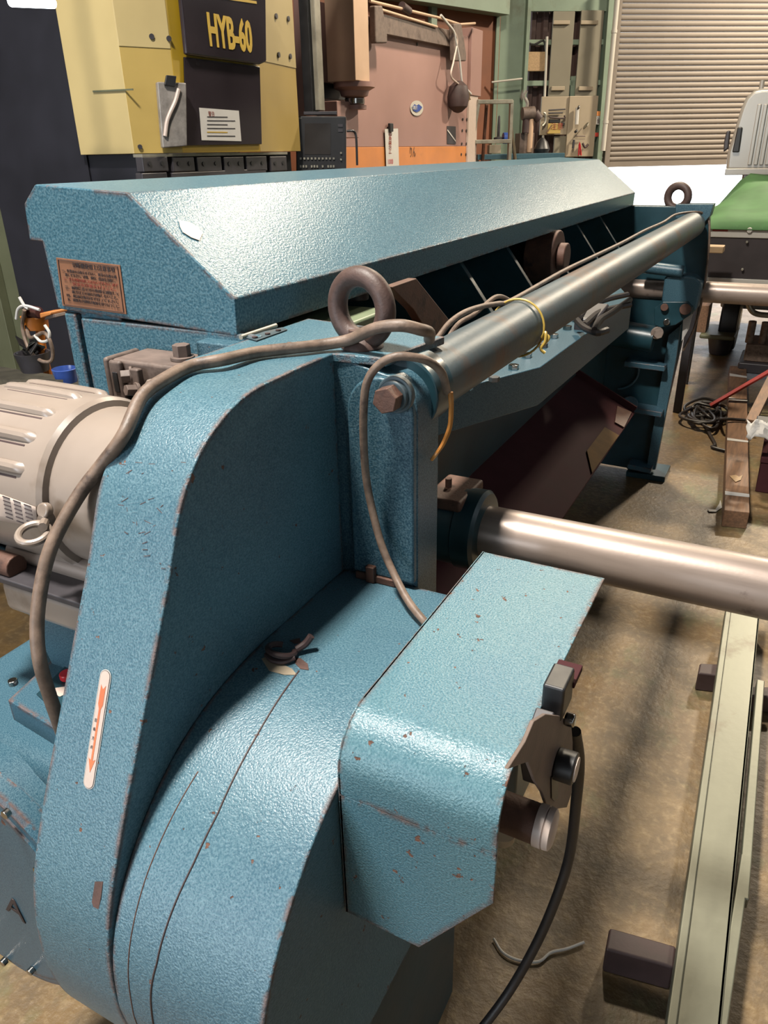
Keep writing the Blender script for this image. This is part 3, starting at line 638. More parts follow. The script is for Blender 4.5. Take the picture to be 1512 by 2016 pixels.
# ---------------- motor
mc = Vector((-.70, .672, 1.196)); mr = .1195
MT = add('motor', lathe(nb(), (-1.005, mc.y, mc.z), (1, 0, 0), [(-.012, .02), (-.012, .06), (-.008, .085), (.004, .103), (.025, .114), (.05, mr), (.10, mr), (.225, mr), (.232, mr-.004), (.234, mr-.012), (.325, mr-.012)], 56), 'motor', SH, ang=.5, label='beige electric motor with a ribbed round cowl')
for i, t in enumerate((28, 48, 68, 90, 112, 134, 156, 178)):
    t = math.radians(t); d = Vector((0, -math.cos(t), math.sin(t))); c0 = Vector((-.925, mc.y, mc.z))+d*(mr-.001)
    s = Vector((0, math.sin(t), math.cos(t)))
    bm = nb(); x0, x1 = -.955+.012*(i % 2), -.81
    tube(bm, [Vector((x0, mc.y, mc.z))+d*(mr-.0075), Vector((x0+.012, mc.y, mc.z))+d*(mr-.002), Vector((x1-.012, mc.y, mc.z))+d*(mr-.002), Vector((x1, mc.y, mc.z))+d*(mr-.0075)], .0085, 10, 4); add('cowl_rib', bm, 'motor', MT)
    bm = nb(); d2 = Vector((0, -math.cos(t-.10), math.sin(t-.10)))
    cyl(bm, Vector((x0+.012, mc.y, mc.z))+d2*(mr-.0022), Vector((x1-.006, mc.y, mc.z))+d2*(mr-.0022), .0026, n=8); add('vent_slot', bm, 'darkrail', MT)
# nameplate on the cowl
def cylp(px, py, r):
    v = ray(px, py); oy, oz = -mc.y, H-mc.z; A = v.y**2+v.z**2; B = 2*(oy*v.y+oz*v.z); D = oy**2+oz**2-r*r
    di = max(B*B-4*A*D, 0); t = (-B-math.sqrt(di))/(2*A); return EYE+v*t
rows = []
for j in range(6):
    row = []
    for i in range(4):
        x = -20+(70+20)*i/3; y0 = 965+(998-965)*i/3; y1 = 1022+(1040-1022)*i/3; row.append(cylp(x+j*1.2, y0+(y1-y0)*j/5, mr+.0012))
    rows.append(row)
np_ = add('nameplate', quadstrip(nb(), rows), 'label', MT, solid=.0006, label='cream maker plate with small print')
for j in range(6):
    for i in range(3):
        a0 = cylp(5+i*21+j*1.3, 977+i*8+j*8.0, mr+.0018); a1 = cylp(5+i*21+14+j*1.3, 977+i*8+5+j*8.0, mr+.0018); bm = nb(); beam(bm, a0, a1, .0016, .0006, up=(0, -1, .6)); add('print_line', bm, 'ink', MT)
# motor eye
q = cylp(98, 1020, mr); dn = Vector((0, q.y-mc.y, q.z-mc.z)).normalized()
bm = nb(); cyl(bm, q, q+dn*.012, .011, .008, n=16); rc_ = q+dn*.02+Vector((-.014, -.004, -.012)); ring(bm, ay(66, 1050, q.y-.030), (.15, -.25, 1), .0175, .0045, n=28, m=10); tube(bm, [q+dn*.006, ay(84, 1038, q.y-.026)], .0055, 10, 2); add('motor_eye', bm, 'motor', MT)
bm = nb(); q = cylp(96, 1005, mr); cyl(bm, q, q+Vector((0, -.010, .004)), .010, n=20); add('plug', bm, 'motor', MT, bev=.003)
bm = nb(); bxs(bm, -.885, -.715, .545, .66, 1.035, 1.085); 
tb = add('terminal_box', bm, 'motor', MT, bev=.012, seg=4)
bm = nb(); bxs(bm, -.89, -.71, .54, .665, 1.085, 1.094); add('box_lid', bm, 'darkgrey', MT, bev=.002)
bm = nb(); cyl(bm, (-.91, .60, 1.10), (-.60, .60, 1.10), .018, n=20); add('mounting_rod', bm, 'steel', SH)
# motor bracket legs (blue)
bm = nb(); prism(bm, [(-.96, .60, 1.10), (-.70, .60, 1.10), (-.70, .60, .85), (-.88, .60, .85)], (0, .02, 0)); add('motor_mount', bm, 'blue_plain', SH, bev=.003)
bm = nb(); lathe(bm, ay(-30, 1085, .60), (1, -.1, 0), [(0, .02), (.03, .024), (.10, .020), (.13, .010)], 20); add('mount_arm', bm, 'blue_smooth', SH)
q = ay(20, 1112, .56); bm = nb(); cyl(bm, (q.x-.12, .56, q.z), (q.x+.01, .56, q.z), .012, n=16); cyl(bm, (q.x-.03, .56, q.z), (q.x+.014, .56, q.z), .0165, n=12); add('pipe_stub', bm, 'rust', SH, bev=.002)
# adjustable bracket bar with bolt on the end panel
bm = nb(); yb = .895
p0 = ay(262, 692, yb); 
bxs(bm, p0.x, -.705, .845, .928, p0.z-.058, p0.z); 
bb = add('tension_bracket', bm, 'bracket', SH, bev=.006, label='dusty brown slotted tension bracket')
bm = nb(); bxs(bm, p0.x-.014, p0.x-.002, .84, .915, p0.z-.085, p0.z+.002); add('slotted_plate', bm, 'bracket', bb, bev=.006)
bm = nb(); bxs(bm, p0.x+.002, p0.x+.028, .836, .846, p0.z-.075, p0.z); add('slotted_plate', bm, 'bracket', bb, bev=.006)
bm = nb(); bxs(bm, p0.x+.010, p0.x+.020, .8345, .8365, p0.z-.05, p0.z-.018); add('slot', bm, 'black', bb, bev=.001)
q = ay(352, 682, .88); hexbolt(bb, Vector((q.x, .885, p0.z)), (0, 0, 1), .014, .024, 'bracket')
q = ay(262, 740, .84); hexbolt(bb, q, (-.7, -.7, 0), .011, .018, 'bracket')
q = ay(272, 768, .83); hexbolt(bb, q, (-.4, -1, .2), .009, .02, 'bracket')
bm = nb(); cyl(bm, ay(235, 742, .86), ay(262, 738, .86), .012, n=16); add('bolt_shank', bm, 'bracket', bb, bev=.002)
bm = nb(); obox(bm, ay(275, 775, .835), (.009, 0, 0), (0, .006, 0), (0, 0, .04)); add('hanger_plate', bm, 'bracket', bb, bev=.003)
bm = nb(); prism(bm, [ay(x, y, .80) for x, y in ((288, 748), (312, 752), (285, 800), (262, 830), (265, 790))], (0, .01, 0)); add('clamp_tab', bm, 'motor', bb, bev=.002)
# gearbox at lower left
gc = Vector((-.852, .40, .69)); gr = .205
GB = add('gearbox', lathe(nb(), (gc.x, .395, gc.z), (0, 1, 0), [(0, gr-.012), (.0, gr-.006), (.006, gr), (.028, gr), (.034, gr-.014), (.036, gr-.030), (.19, gr-.030), (.20, gr-.045)], 64), 'blue_smooth', SH, ang=.5, label='round blue gearbox below the motor')
bm = nb(); cyl(bm, (gc.x, .392, gc.z), (gc.x, .396, gc.z), gr-.018, n=56); add('end_cover', bm, 'blue_smooth', GB, bev=.001)
for t in (35, 75, 115, 155, 250, 285, 320):
    t = math.radians(t); q = gc+Vector((math.cos(t)*(gr-.032), 0, math.sin(t)*(gr-.032))); q.y = .392
    bm = nb(); cyl(bm, q, q+Vector((0, -.008, 0)), .0055, n=14); add('screw', bm, 'chrome', GB, bev=.001)
for px_, py_ in ((18, 1597), (12, 1889)):
    q = ay(px_, py_, .392); bm = nb(); cyl(bm, q, q+Vector((0, -.008, 0)), .006, n=14); add('screw', bm, 'chrome', GB, bev=.001)
q = ay(12, 1790, .391); text('emblem_letter', 'A', q, (1, 0, -.18), (.18, 0, 1), .058, 'ink', GB, ext=.0006)
gz = .905
tp4 = [az(x, y, gz) for x, y in ((15, 1378), (132, 1270), (215, 1345), (118, 1440))]
bm = nb(); prism(bm, tp4, (0, 0, -.05)); insp = add('inspection_block', bm, 'blue_smooth', GB, bev=.002)
for px_, py_ in ((27, 1348), (131, 1278)):
    q = az(px_, py_, gz); bm = nb(); cyl(bm, q, q+Vector((0, 0, .009)), .0068, n=18); add('screw', bm, 'chrome', GB, bev=.0015)
cvr = [az(x, y, gz+.001) for x, y in ((72, 1368), (140, 1302), (205, 1350), (135, 1425))]
bm = nb(); prism(bm, cvr, (0, 0, .002)); add('sight_plate', bm, 'teal', GB, bev=.0005)
q = az(134, 1335, gz+.004); bm = nb(); cyl(bm, q, q+Vector((0, 0, .010)), .011, n=22); add('red_cap', bm, 'redcap', GB, bev=.002)
bm = nb(); prism(bm, [az(x, y, gz+.0035) for x, y in ((108, 1355), (128, 1352), (130, 1366), (118, 1372), (106, 1366))], (0, 0, .0005)); add('scuffed_patch', bm, 'label', GB)
bm = nb(); bxs(bm, -1.05, -.70, .46, .80, .62, .87); add('casing', bm, 'blue_smooth', GB, bev=.03, seg=4)
# left support leg behind gearbox
bm = nb(); prism(bm, [(-1.02, .82, 1.12), (-.70, .82, 1.12), (-.70, .82, .3), (-.93, .82, .3)], (0, .02, 0)); add('leg_plate', bm, 'blue_plain', SH, bev=.003)

# ================================================================== CABLES ON THE MACHINE
cab1 = [az(845, 668, 1.355), az(845, 655, 1.375), az(828, 649, 1.385), az(790, 641, 1.392), az(740, 646, 1.386), az(690, 668, 1.365), az(640, 678, 1.358), az(590, 684, 1.358), az(510, 693, 1.358), az(440, 708, 1.36), hprof(380, 735, band, .010)[0], hprof(330, 763, band, .012)[0], hprof(288, 800, band, .014)[0], ay(243, 857, .598), ay(203, 912, .583), ay(162, 965, .562), ay(123, 1030, .532), ay(96, 1090, .507), ay(80, 1160, .485), ay(73, 1230, .468), ay(78, 1300, .455), ay(98, 1370, .455), ay(122, 1440, .458), ay(140, 1500, .462)]
tag(add('power_cable', tube(nb(), cab1, .0083, 14, 8), 'hose'), 'thick dirty grey-brown cable arching over the belt guard and motor', 'cable')
q = [(-.468+.058*math.cos(math.radians(t)), .945, 1.283+.058*math.sin(math.radians(t))) for t in (-20, 20, 60, 100, 140)]
cab2 = [ax(880, 772, -.405)]+[ay(870, 735, .93), ay(845, 712, .905), ay(812, 703, .885), ay(775, 703, .872), ay(742, 722, .866), ay(722, 755, .862), ay(716, 805, .862), ay(716, 870, .865), ay(721, 940, .868), ay(732, 1000, .868), ay(752, 1075, .862), ay(778, 1135, .85), ay(805, 1185, .825), az(838, 1226, 1.01), az(862, 1250, .985)]
tag(add('control_cable', tube(nb(), cab2, .0058, 12, 8), 'hose'), 'thin brown cable looping round the big hexagon bolt down to the box guard', 'cable')
R_ = .056
cab3 = [ax(838, 690, -.52), ax(862, 665, -.515), ax(885, 636, -.51), ax(915, 615, -.505), ax(950, 603, -.505), ax(980, 598, -.50), ax(1010, 590, -.50)]
for y in (1.9, 2.2, 2.6, 3.0, 3.4, 3.8): cab3.append(Vector((-.500, y, 1.328+.002*math.sin(y*7))))
cab3 += [ay(1385, 420, 3.99), ay(1397, 450, 3.99), ay(1390, 540, 3.98), ay(1380, 600, 3.98), ay(1365, 650, 3.98), ay(1345, 690, 3.98)]
tag(add('tie_bar_cable', tube(nb(), cab3, .0052, 12, 6), 'hose'), 'tan cable tied along the top of the long round bar', 'cable')
cab4 = [ax(868, 690, -.53), ax(900, 640, -.52), ax(935, 618, -.515), ax(975, 585, -.51), ax(1000, 590, -.505), ax(1015, 605, -.50)]
tag(add('cable_loop', tube(nb(), cab4, .0045, 10, 6), 'hose'), 'short second tan cable loop tucked beside the yellow tie', 'cable')
c_ = Vector((-.4655, 1.46, 1.281)); 
bm = nb(); ring(bm, c_, (0.02, 1, -.12), .0555, .0022, n=32, m=8); k0 = c_+Vector((.055, -.01, -.012))
tube(bm, [k0, k0+Vector((.008, -.006, .012)), k0+Vector((.010, -.012, -.004)), k0+Vector((.004, -.016, -.018)), k0+Vector((.012, -.014, -.026))], .003, 8, 5)
tube(bm, [k0+Vector((.002, 0, .008)), k0+Vector((.014, -.004, .002)), k0+Vector((.006, -.008, -.012))], .0035, 8, 5); tag(add('yellow_tie', bm, 'yellow_tie'), 'yellow cord knotted round the long tie bar', 'cord')
for dx in (0, .006):
    cw = [ax(885+dx*600, 772, -.40), ax(887+dx*500, 800, -.40), ax(884+dx*500, 840, -.40), ax(872+dx*400, 872, -.402), ax(860, 892, -.406), ax(850, 905, -.415)]
    tag(add('orange_wire', tube(nb(), cw, .0027, 8, 6), 'copper'), ('inner' if dx == 0 else 'outer')+' one of the two orange wires hanging beside the upright plate', 'wire')
cf = [ax(1132, 1440, -.14), ax(1140, 1500, -.135), ax(1134, 1580, -.135), ax(1122, 1680, -.14), ax(1098, 1760, -.15), ax(1060, 1850, -.17), ax(1010, 1940, -.20), ax(960, 2010, -.23), ax(900, 2080, -.27)]
tag(add('foot_switch_cable', tube(nb(), cf, .0078, 12, 8), 'hose_dark'), 'black cable hanging from the open side of the box guard', 'cable')
# wrapped bundle on the ram beam
bc = az(1190, 610, ZB+.03); BN = thing('cable_bundle', 'dark tied bundle of folded cloth and cable on the beam under the tie bar', 'cable bundle', (bc.x, bc.y, ZB))
bm = nb(); obox(bm, az(1165, 625, ZB+.025), (.035, .0, 0), (0, .085, .01), (0, 0, .022)); add('wrapped_box', bm, 'darkgrey', BN, bev=.008)
for i, pp in enumerate((((1140, 625), (1170, 600), (1200, 588), (1235, 580)), ((1150, 640), (1180, 615), (1215, 605), (1240, 600)), ((1170, 650), (1180, 630), (1205, 615), (1240, 590)), ((1135, 630), (1150, 645), (1175, 655), (1195, 650)))):
    bm = nb(); tube(bm, [az(x, y, ZB+.04) for x, y in pp], .010, 8, 5); add('folded_cable', bm, 'hose_dark', BN)

# ================================================================== FLOOR ITEMS RIGHT
RZ = .12
r0, r1 = az(1430, 1190, RZ), az(1308, 2040, RZ); s0, s1 = az(1497, 1200, RZ), az(1418, 2040, RZ)
CH = thing('steel_channel', 'wide grey-green steel channel lying on dark spacers on the floor', 'steel beam', ((r0.x+s0.x)/2, (r0.y+r1.y)/2, 0))
ext = (r1-r0)*.25; ext2 = (s1-s0)*.25
bm = nb(); prism(bm, [r0, s0, s1+ext2, r1+ext], (0, 0, -.010)); add('web', bm, 'railsteel', CH, bev=.002)
bm = nb(); prism(bm, [r0, r0+Vector((.018, 0, 0)), r1+ext+Vector((.018, 0, 0)), r1+ext], (0, 0, .010)); add('flange', bm, 'railsteel', CH, bev=.003)
bm = nb(); prism(bm, [s0-Vector((.008, 0, 0)), s0, s1+ext2, s1+ext2-Vector((.008, 0, 0))], (0, 0, -.07)); add('flange', bm, 'railsteel', CH, bev=.002)
bm = nb(); prism(bm, [r0, r0+Vector((.008, 0, 0)), r1+ext+Vector((.008, 0, 0)), r1+ext], (0, 0, -.06)); add('flange', bm, 'railsteel', CH, bev=.002)
for nm, pa, pb, lb in (('flat_bar', (1492, 1345), (1462, 1700), 'far pale flat bar leaning along the right flank of the steel channel'), ('flat_bar', (1462, 1690), (1408, 2040), 'near pale flat bar leaning along the right flank of the steel channel')):
    a_, b_ = az(*pa, .10), az(*pb, .10); b_ = b_+(b_-a_)*.15
    bm = nb(); beam(bm, a_+Vector((.006, 0, 0)), b_+Vector((.006, 0, 0)), .022, .030); tag(add(nm, bm, 'railsteel', bev=.003), lb, 'steel bar')
    zz = 0
def block(pts_top, z1, lbl, zb=0.0):
    T = [az(x, y, z1) for x, y in pts_top]; bm = nb(); prism(bm, T, (0, 0, -(z1-zb))); o = tag(add('spacer_block', bm, 'darkrail', bev=.006), lbl, 'spacer'); return o
block(((1200, 1825), (1332, 1862), (1328, 1905), (1192, 1868)), .075, 'dark red-brown steel spacer under the near end of the channel')
block(((1378, 1305), (1440, 1308), (1438, 1332), (1374, 1325)), .07, 'small dark red-brown spacer under the far part of the channel')
block(((1455, 1350), (1530, 1352), (1530, 1372), (1455, 1368)), .065, 'dark spacer right of the channel, half cut off by the frame')
# thin twigs of white wire on the floor
tag(add('string', tube(nb(), [az(x, y, .006) for x, y in ((972, 1848), (990, 1875), (1020, 1890), (1060, 1893), (1085, 1875), (1115, 1868), (1150, 1855))], .003, 8, 6), 'white'), 'thin pale wire lying on the floor below the box guard', 'wire')
# timber bearer
tz = .085
ta, tb_ = az(1426, 1004, tz), az(1476, 1009, tz); tc, td = az(1470, 722, tz), az(1437, 720, tz)
TB = thing('timber_beam', 'long dirty timber beam with white bands across it', 'timber', ((ta.x+tb_.x)/2, (ta.y+tc.y)/2, 0))
bm = nb(); prism(bm, [ta, tb_, tc, td], (0, 0, -tz)); add('beam_body', bm, 'wood', TB, bev=.004)
def onb(x, y): return az(x, y, tz+.001)
for yy in (967, 862, 782, 735):
    f = (1004-yy)/(1004-720); xl_ = 1426+(1437-1426)*f; xr_ = 1476+(1470-1476)*f
    bm = nb(); prism(bm, [onb(xl_, yy), onb(xr_, yy+6), onb(xr_, yy+12 if yy > 900 else yy+9), onb(xl_, yy+7 if yy > 900 else yy+5)], (0, 0, .001)); add('white_band', bm, 'white', TB)
bm = nb(); vv = [onb(x, y) for x, y in ((1436, 938), (1448, 936), (1455, 940), (1462, 936), (1458, 946), (1448, 950))]; prism(bm, vv, (0, 0, .004)); tag(add('wood_shaving', bm, 'lightwood'), 'curled pale shaving on top of the timber beam', 'shaving')
bm = nb(); prism(bm, [az(x, y, .004) for x, y in ((1393, 1003), (1408, 1004), (1416, 992), (1418, 985), (1421, 1000), (1410, 1008), (1396, 1008))], (0, 0, .003)); tag(add('paper_scrap', bm, 'white'), 'white paper scrap beside the timber beam', 'paper')
# coiled cable pile
bm = nb(); random.seed(11); pts = []
for i in range(46):
    t = i*1.05; cx_ = 1390+14*math.sin(i*.31); cy_ = 812+10*math.sin(i*.23); rx = 30+18*math.sin(i*.7); ry = 16+7*math.cos(i*.9)
    pts.append(az(cx_+rx*math.cos(t), cy_+ry*math.sin(t), .02+.035*random.random()))
pts += [az(1395, 850, .015), az(1408, 875, .012), az(1402, 880, .012), az(1430, 888, .012)]
tube(bm, pts, .0095, 8, 5); tag(add('coiled_cable', bm, 'hose_dark'), 'tangled heap of dark cable on the floor beyond the machine', 'cable')
tag(add('loose_cable', tube(nb(), [az(x, y, .02 if x < 1425 else .10) for x, y in ((1400, 845), (1415, 828), (1425, 825), (1450, 826), (1485, 829))], .0095, 8, 5), 'hose_dark'), 'dark cable end running from the heap over the timber beam', 'cable')
bm = nb(); beam(bm, az(1398, 799, .05), az(1520, 728, .30), .05, .014); beam(bm, az(1398, 799, .035), az(1520, 728, .285), .03, .02); tag(add('red_bar', bm, 'red', bev=.003), 'red steel bar slanting out of the cable heap', 'bar')
# maroon crate with white cloth at right edge
q = az(1482, 960, .0); CRt = thing('maroon_machine', 'dark maroon machine base with a white cloth at the right edge', 'machine', (q.x+.12, q.y+.3, 0))
q0 = ay(1493, 935, 4.0)
bm = nb(); bxs(bm, q0.x, q0.x+.5, 4.0, 5.0, .0, .16); add('base', bm, 'chute', CRt, bev=.006)
bm = nb(); bxs(bm, q0.x-.005, q0.x+.5, 3.995, 5.0, .16, .19); add('ledge', bm, 'chute', CRt, bev=.004)
bm = nb(); bxs(bm, q0.x+.02, q0.x+.5, 4.05, 5.0, .19, .36); add('upper_body', bm, 'darkrail', CRt, bev=.006)
bm = nb(); bxs(bm, q0.x-.06, q0.x+.05, 4.0, 4.10, .29, .37); add('clamp', bm, 'black', CRt, bev=.006)
rows = []
for j in range(6):
    rows.append([ay(1470+(1520-1470)*i/6+2*math.sin(j*2+i), 828+(862-828)*j/5+4*math.sin(i*1.7)+(2 if i % 2 else -2), 3.96-.01*j+.012*math.sin(i*2.1+j)) for i in range(7)])
tag(add('white_cloth', quadstrip(nb(), rows), 'white', solid=.004), 'crumpled white cloth on the maroon machine base', 'cloth')
bm = nb(); beam(bm, ay(1478, 830, 4.1), ay(1520, 745, 4.6), .05, .02); tag(add('timber_lath', bm, 'wood', bev=.002), 'bare wooden slat leaning above the white cloth', 'wood')
# round-legged cast stand
yS = 6.8
ST = thing('cast_stand', 'low dark cast iron stand with a greenish square top', 'stand', ay(1410, 712, yS))
T4 = [ay(x, y, yS)+Vector((0, d, 0)) for x, y, d in ((1378, 657, 0), (1448, 662, 0))]
zt = T4[0].z
bm = nb(); bxs(bm, T4[0].x, T4[1].x, yS-.02, yS+.45, zt-.035, zt); add('top_slab', bm, 'olive', ST, bev=.012)
bm = nb(); q = ay(1410, 705, yS); cyl(bm, (q.x, yS+.18, 0), (q.x, yS+.18, zt-.03), .075, .11, n=28); add('leg', bm, 'darkgrey', ST, bev=.01)
bm = nb(); q = ay(1372, 640, yS); bxs(bm, q.x-.06, q.x+.07, yS+.05, yS+.3, zt, zt+.22); tag(add('wooden_box', bm, 'wood', bev=.004), 'brown wooden box standing on the cast stand', 'box')
bm = nb(); bxs(bm, ay(1352, 700, 5.9).x-.02, ay(1352, 700, 5.9).x+.035, 5.9, 5.96, 0, .86); o = tag(add('dark_post', bm, 'black', bev=.004), 'dark slim post just behind the far side frame', 'post')
bm = nb(); q = ay(1384, 492, 5.2); bxs(bm, q.x-.03, q.x+.02, 5.17, 5.22, 0, ay(1400, 487, 5.2).z-.028); tag(add('iron_post', bm, 'darkgrey', bev=.004), 'grey iron post carrying the pale wooden offcut', 'post')
bm = nb(); q = ay(1400, 487, 5.2); bxs(bm, q.x-.06, q.x+.075, 5.15, 5.25, q.z-.028, q.z+.012); o = tag(add('wood_offcut', bm, 'lightwood', bev=.006), 'short pale wooden offcut poking out behind the far side frame', 'wood')
# trolley / hand winch at right
yT = 6.2; q = ay(1500, 700, yT)
TR = thing('floor_trolley', 'small grey wheeled trolley with a curved tube handle at the right edge', 'trolley', (q.x+.05, yT+.2, 0))
zc0 = 0
bm = nb(); bxs(bm, ay(1456, 700, yT).x, q.x+.35, yT, yT+.45, .05, .13); add('chassis', bm, 'darkgrey', TR, bev=.012)
bm = nb(); bxs(bm, ay(1470, 670, yT).x, q.x+.3, yT+.05, yT+.4, .13, .26); add('winch_body', bm, 'hose', TR, bev=.01)
for dx in (0, .09, .18):
    bm = nb(); cyl(bm, (ay(1478, 650, yT).x+dx, yT+.1, .26), (ay(1478, 650, yT).x+dx, yT+.1, .42), .028, n=16); add('post', bm, 'hose', TR, bev=.003)
bm = nb(); tube(bm, [ay(x, y, yT) for x, y in ((1474, 585), (1476, 605), (1490, 618), (1530, 622))], .020, 12, 6); add('tube_handle', bm, 'alu', TR)
for dx, dy in ((0.03, 0), (.3, 0), (.03, .42), (.3, .42)):
    xx = ay(1456, 700, yT).x+dx; bm = nb(); cyl(bm, (xx-.02, yT+dy, .045), (xx+.02, yT+dy, .045), .045, n=20); add('wheel', bm, 'black', TR, bev=.006)

# ================================================================== TRUCK
yG = 5.5
g0 = ay(1400, 445, yG); zg0 = ay(1450, 468, yG).z; zg1 = ay(1450, 548, yG).z; xg0 = -.62; xg1 = 1.05
TK = thing('flatbed_truck', 'small silver flatbed truck standing in front of the roller shutter', 'truck', ((xg0+xg1)/2, 7.0, 0))
bm = nb(); bxs(bm, xg0, xg1, yG, yG+.03, zg1, zg0); tg = add('tailgate', bm, 'truckboard', TK, bev=.003)
bm = nb(); bxs(bm, xg0, xg1, yG-.012, yG+.05, zg0, ay(1450, 450, yG).z); add('top_rail', bm, 'whitepaint', tg, bev=.006)
bm = nb(); bxs(bm, xg0, xg1, yG-.012, yG+.05, ay(1450, 562, yG).z, zg1); add('bottom_rail', bm, 'whitepaint', tg, bev=.006)
q = ay(1418, 453, yG-.013); bm = nb(); bxs(bm, q.x-.045, q.x+.045, yG-.015, yG-.012, q.z-.007, q.z+.007); add('red_reflector', bm, 'red', tg)
for x, y in ((1476, 453), (1471, 476), (1462, 530)):
    q = ay(x, y, yG-.012); bm = nb(); cyl(bm, q, q+Vector((0, -.02, 0)), .016 if y < 470 else .008, n=16); add('latch_stud', bm, 'whitepaint' if y < 470 else 'alu', tg, bev=.003)
bm = nb(); bxs(bm, xg0, xg0+.04, yG+.05, 7.3, zg1, zg0+.04); add('side_gate', bm, 'whitepaint', TK, bev=.004)
bm = nb(); bxs(bm, xg0, xg1, yG+.05, 7.3, zg1-.12, zg1); add('bed', bm, 'truckboard', TK)
for xx in (xg0+.22, xg1-.14):
    bm = nb(); cyl(bm, (xx-.07, 7.2, .26), (xx+.07, 7.2, .26), .26, n=32); wh = add('wheel', bm, 'black', TK, bev=.02)
    bm = nb(); cyl(bm, (xx-.075, 7.2, .26), (xx+.075, 7.2, .26), .14, n=24); add('rim', bm, 'alu', wh)
# cab back
yB = 7.4
cab = [(1428, 337), (1432, 300), (1444, 262), (1458, 215), (1468, 192), (1484, 178), (1500, 174)]
cp = [ay(x, y, yB) for x, y in cab]; mxx = xg1+xg0
pts = [Vector((q.x, yB, q.z)) for q in cp]+[Vector((mxx-q.x, yB, q.z)) for q in cp[::-1]]
bm = nb(); prism(bm, pts, (0, 1.2, 0)); cb_ = add('cab', bm, 'silverpaint', TK, bev=.03, seg=3)
for i, x in enumerate((1478, 1490, 1501, 1512, 1524)):
    q0_ = ay(x+8, 205, yB-.01); q1_ = ay(x-3, 325, yB-.01); bm = nb(); beam(bm, (q1_.x, yB-.004, q1_.z), (q1_.x, yB-.004, q0_.z), .022, .028, up=(1, 0, 0)); add('pressed_rib', bm, 'silverpaint', cb_, bev=.006)
bm = nb(); prism(bm, [ay(x, y, yB-.02) for x, y in ((1452, 250), (1462, 250), (1455, 300), (1441, 300))], (0, .03, 0)); add('side_lamp', bm, 'black', cb_, bev=.01)
bm = nb(); prism(bm, [ay(x, y, yB+.35) for x, y in ((1430, 258), (1438, 256), (1434, 292), (1424, 300), (1425, 280))], (0, .05, 0)); add('wing_mirror', bm, 'darkgrey', TK, bev=.012)
bm = nb(); q = ay(1499, 172, yB+.1); cyl(bm, q-Vector((0, 0, .02)), q+Vector((0, 0, .05)), .018, n=14); add('roof_stud', bm, 'silverpaint', cb_)
bm = nb(); bxs(bm, cp[0].x, mxx-cp[0].x, yB-.03, yB+.02, cp[0].z-.03, cp[0].z+.02); add('cab_ledge', bm, 'silverpaint', cb_, bev=.006)
bm = nb(); bxs(bm, xg0+.1, xg1-.1, 7.45, 8.5, .3, cp[0].z); add('cab_lower', bm, 'silverpaint', TK, bev=.02)
# tarpaulin
zT0 = ay(1450, 438, yG+.05).z; zT1 = ay(1450, 342, 7.2).z
ys = [yG-.035, yG+.0, yG+.15, yG+.55, yG+1.0, yG+1.4, yG+1.7]
zs = [zT0-.03, zT0, zT0+.04, None, None, None, zT1]
rows = []
nx = 26
for j in range(len(ys)*3-2):
    f = j/(len(ys)*3-3); row = []
    y = yG-.035+f*1.75
    for i in range(nx+1):
        u = i/nx; x = xg0-.02+u*(xg1-xg0+.04)
        crest = zT1+.01-.10*abs(math.sin(u*math.pi*1.0+.2))*(.3) 
        base = zT0+(crest-zT0)*(max(0, (f-.03))/.97)**.75
        side = 1-max(0, .10-u)/.10*.9
        z = zT0-.035+(base-zT0+.035)*side+.018*math.sin(u*22+f*5)*math.sin(f*3.1)+.012*math.sin(u*9-f*11)
        if f < .04: z = zT0-.035
        row.append((x, y, z))
    rows.append(row)
tag(add('tarpaulin', quadstrip(nb(), rows), 'tarp', ang=1.5, solid=.004), 'green tarpaulin stretched over the load of the silver truck', 'tarpaulin')
for (x, y, dx, dy) in ((1422, 400, 10, 12), (1440, 418, 22, 3), (1492, 360, 12, 4)):
    pass

# ================================================================== YELLOW PRESS
XP = -2.4
def zp(py, px, X=XP): return ax(px, py, X).z
zpb = ax(360, 301, XP).z; zpt = 3.3
P2 = ax(360, 300, XP); P3 = ax(513, 300, XP); P1 = ax(264, 300, -2.5); P0 = ay(158, 300, P1.y); P4 = ax(592, 298, -2.48)
YP = thing('hydraulic_press', 'yellow and black hydraulic press lettered HYB-60 behind the shear', 'machine', (-3.0, 3.2, 0))
def vpanel(nm, a, b, z0, z1, mat, off=0.0, th=.02, par=YP, bev=.002, label=None):
    a = Vector((a.x, a.y, 0)); b = Vector((b.x, b.y, 0)); n_ = (b-a).cross(Vector((0, 0, 1))).normalized()
    if n_.dot(EYE-a) < 0: n_ = -n_
    bm = nb(); o3 = n_*off
    prism(bm, [a+o3+Vector((0, 0, z0)), b+o3+Vector((0, 0, z0)), b+o3+Vector((0, 0, z1)), a+o3+Vector((0, 0, z1))], -n_*th); return add(nm, bm, mat, par, bev=bev, label=label), n_
vpanel('left_cheek', P0, P1, zpb, zpt, 'cream'); vpanel('corner_cheek', P1, P2, zpb, zpt, 'yellow')
zc1 = ap(310, 95, P1, (P2-P1).cross(Vector((0, 0, 1)))).z
vpanel('corner_sheet', P1, P2, zc1, zpt, 'cream', .003, .004)
_, npan = vpanel('front_sheet', P2, P3, zpb, zpt, 'strongyellow')
vpanel('right_cheek', P3, P4, zpb, zpt, 'yellow')
vpanel('right_sheet', P3+(P4-P3)*.2, P4, ap(560, 130, P3, (P4-P3).cross(Vector((0, 0, 1)))).z, zpt, 'cream', .003, .004)
def pf(x, y, off=0.0): return ax(x, y, XP+off)
bm = nb(); prism(bm, [pf(x, y, .004) for x, y in ((360, 112), (510, 131), (514, 284), (366, 287))], (.006, 0, 0)); lp_ = add('lower_black_panel', bm, 'panelgrey', YP, bev=.004)
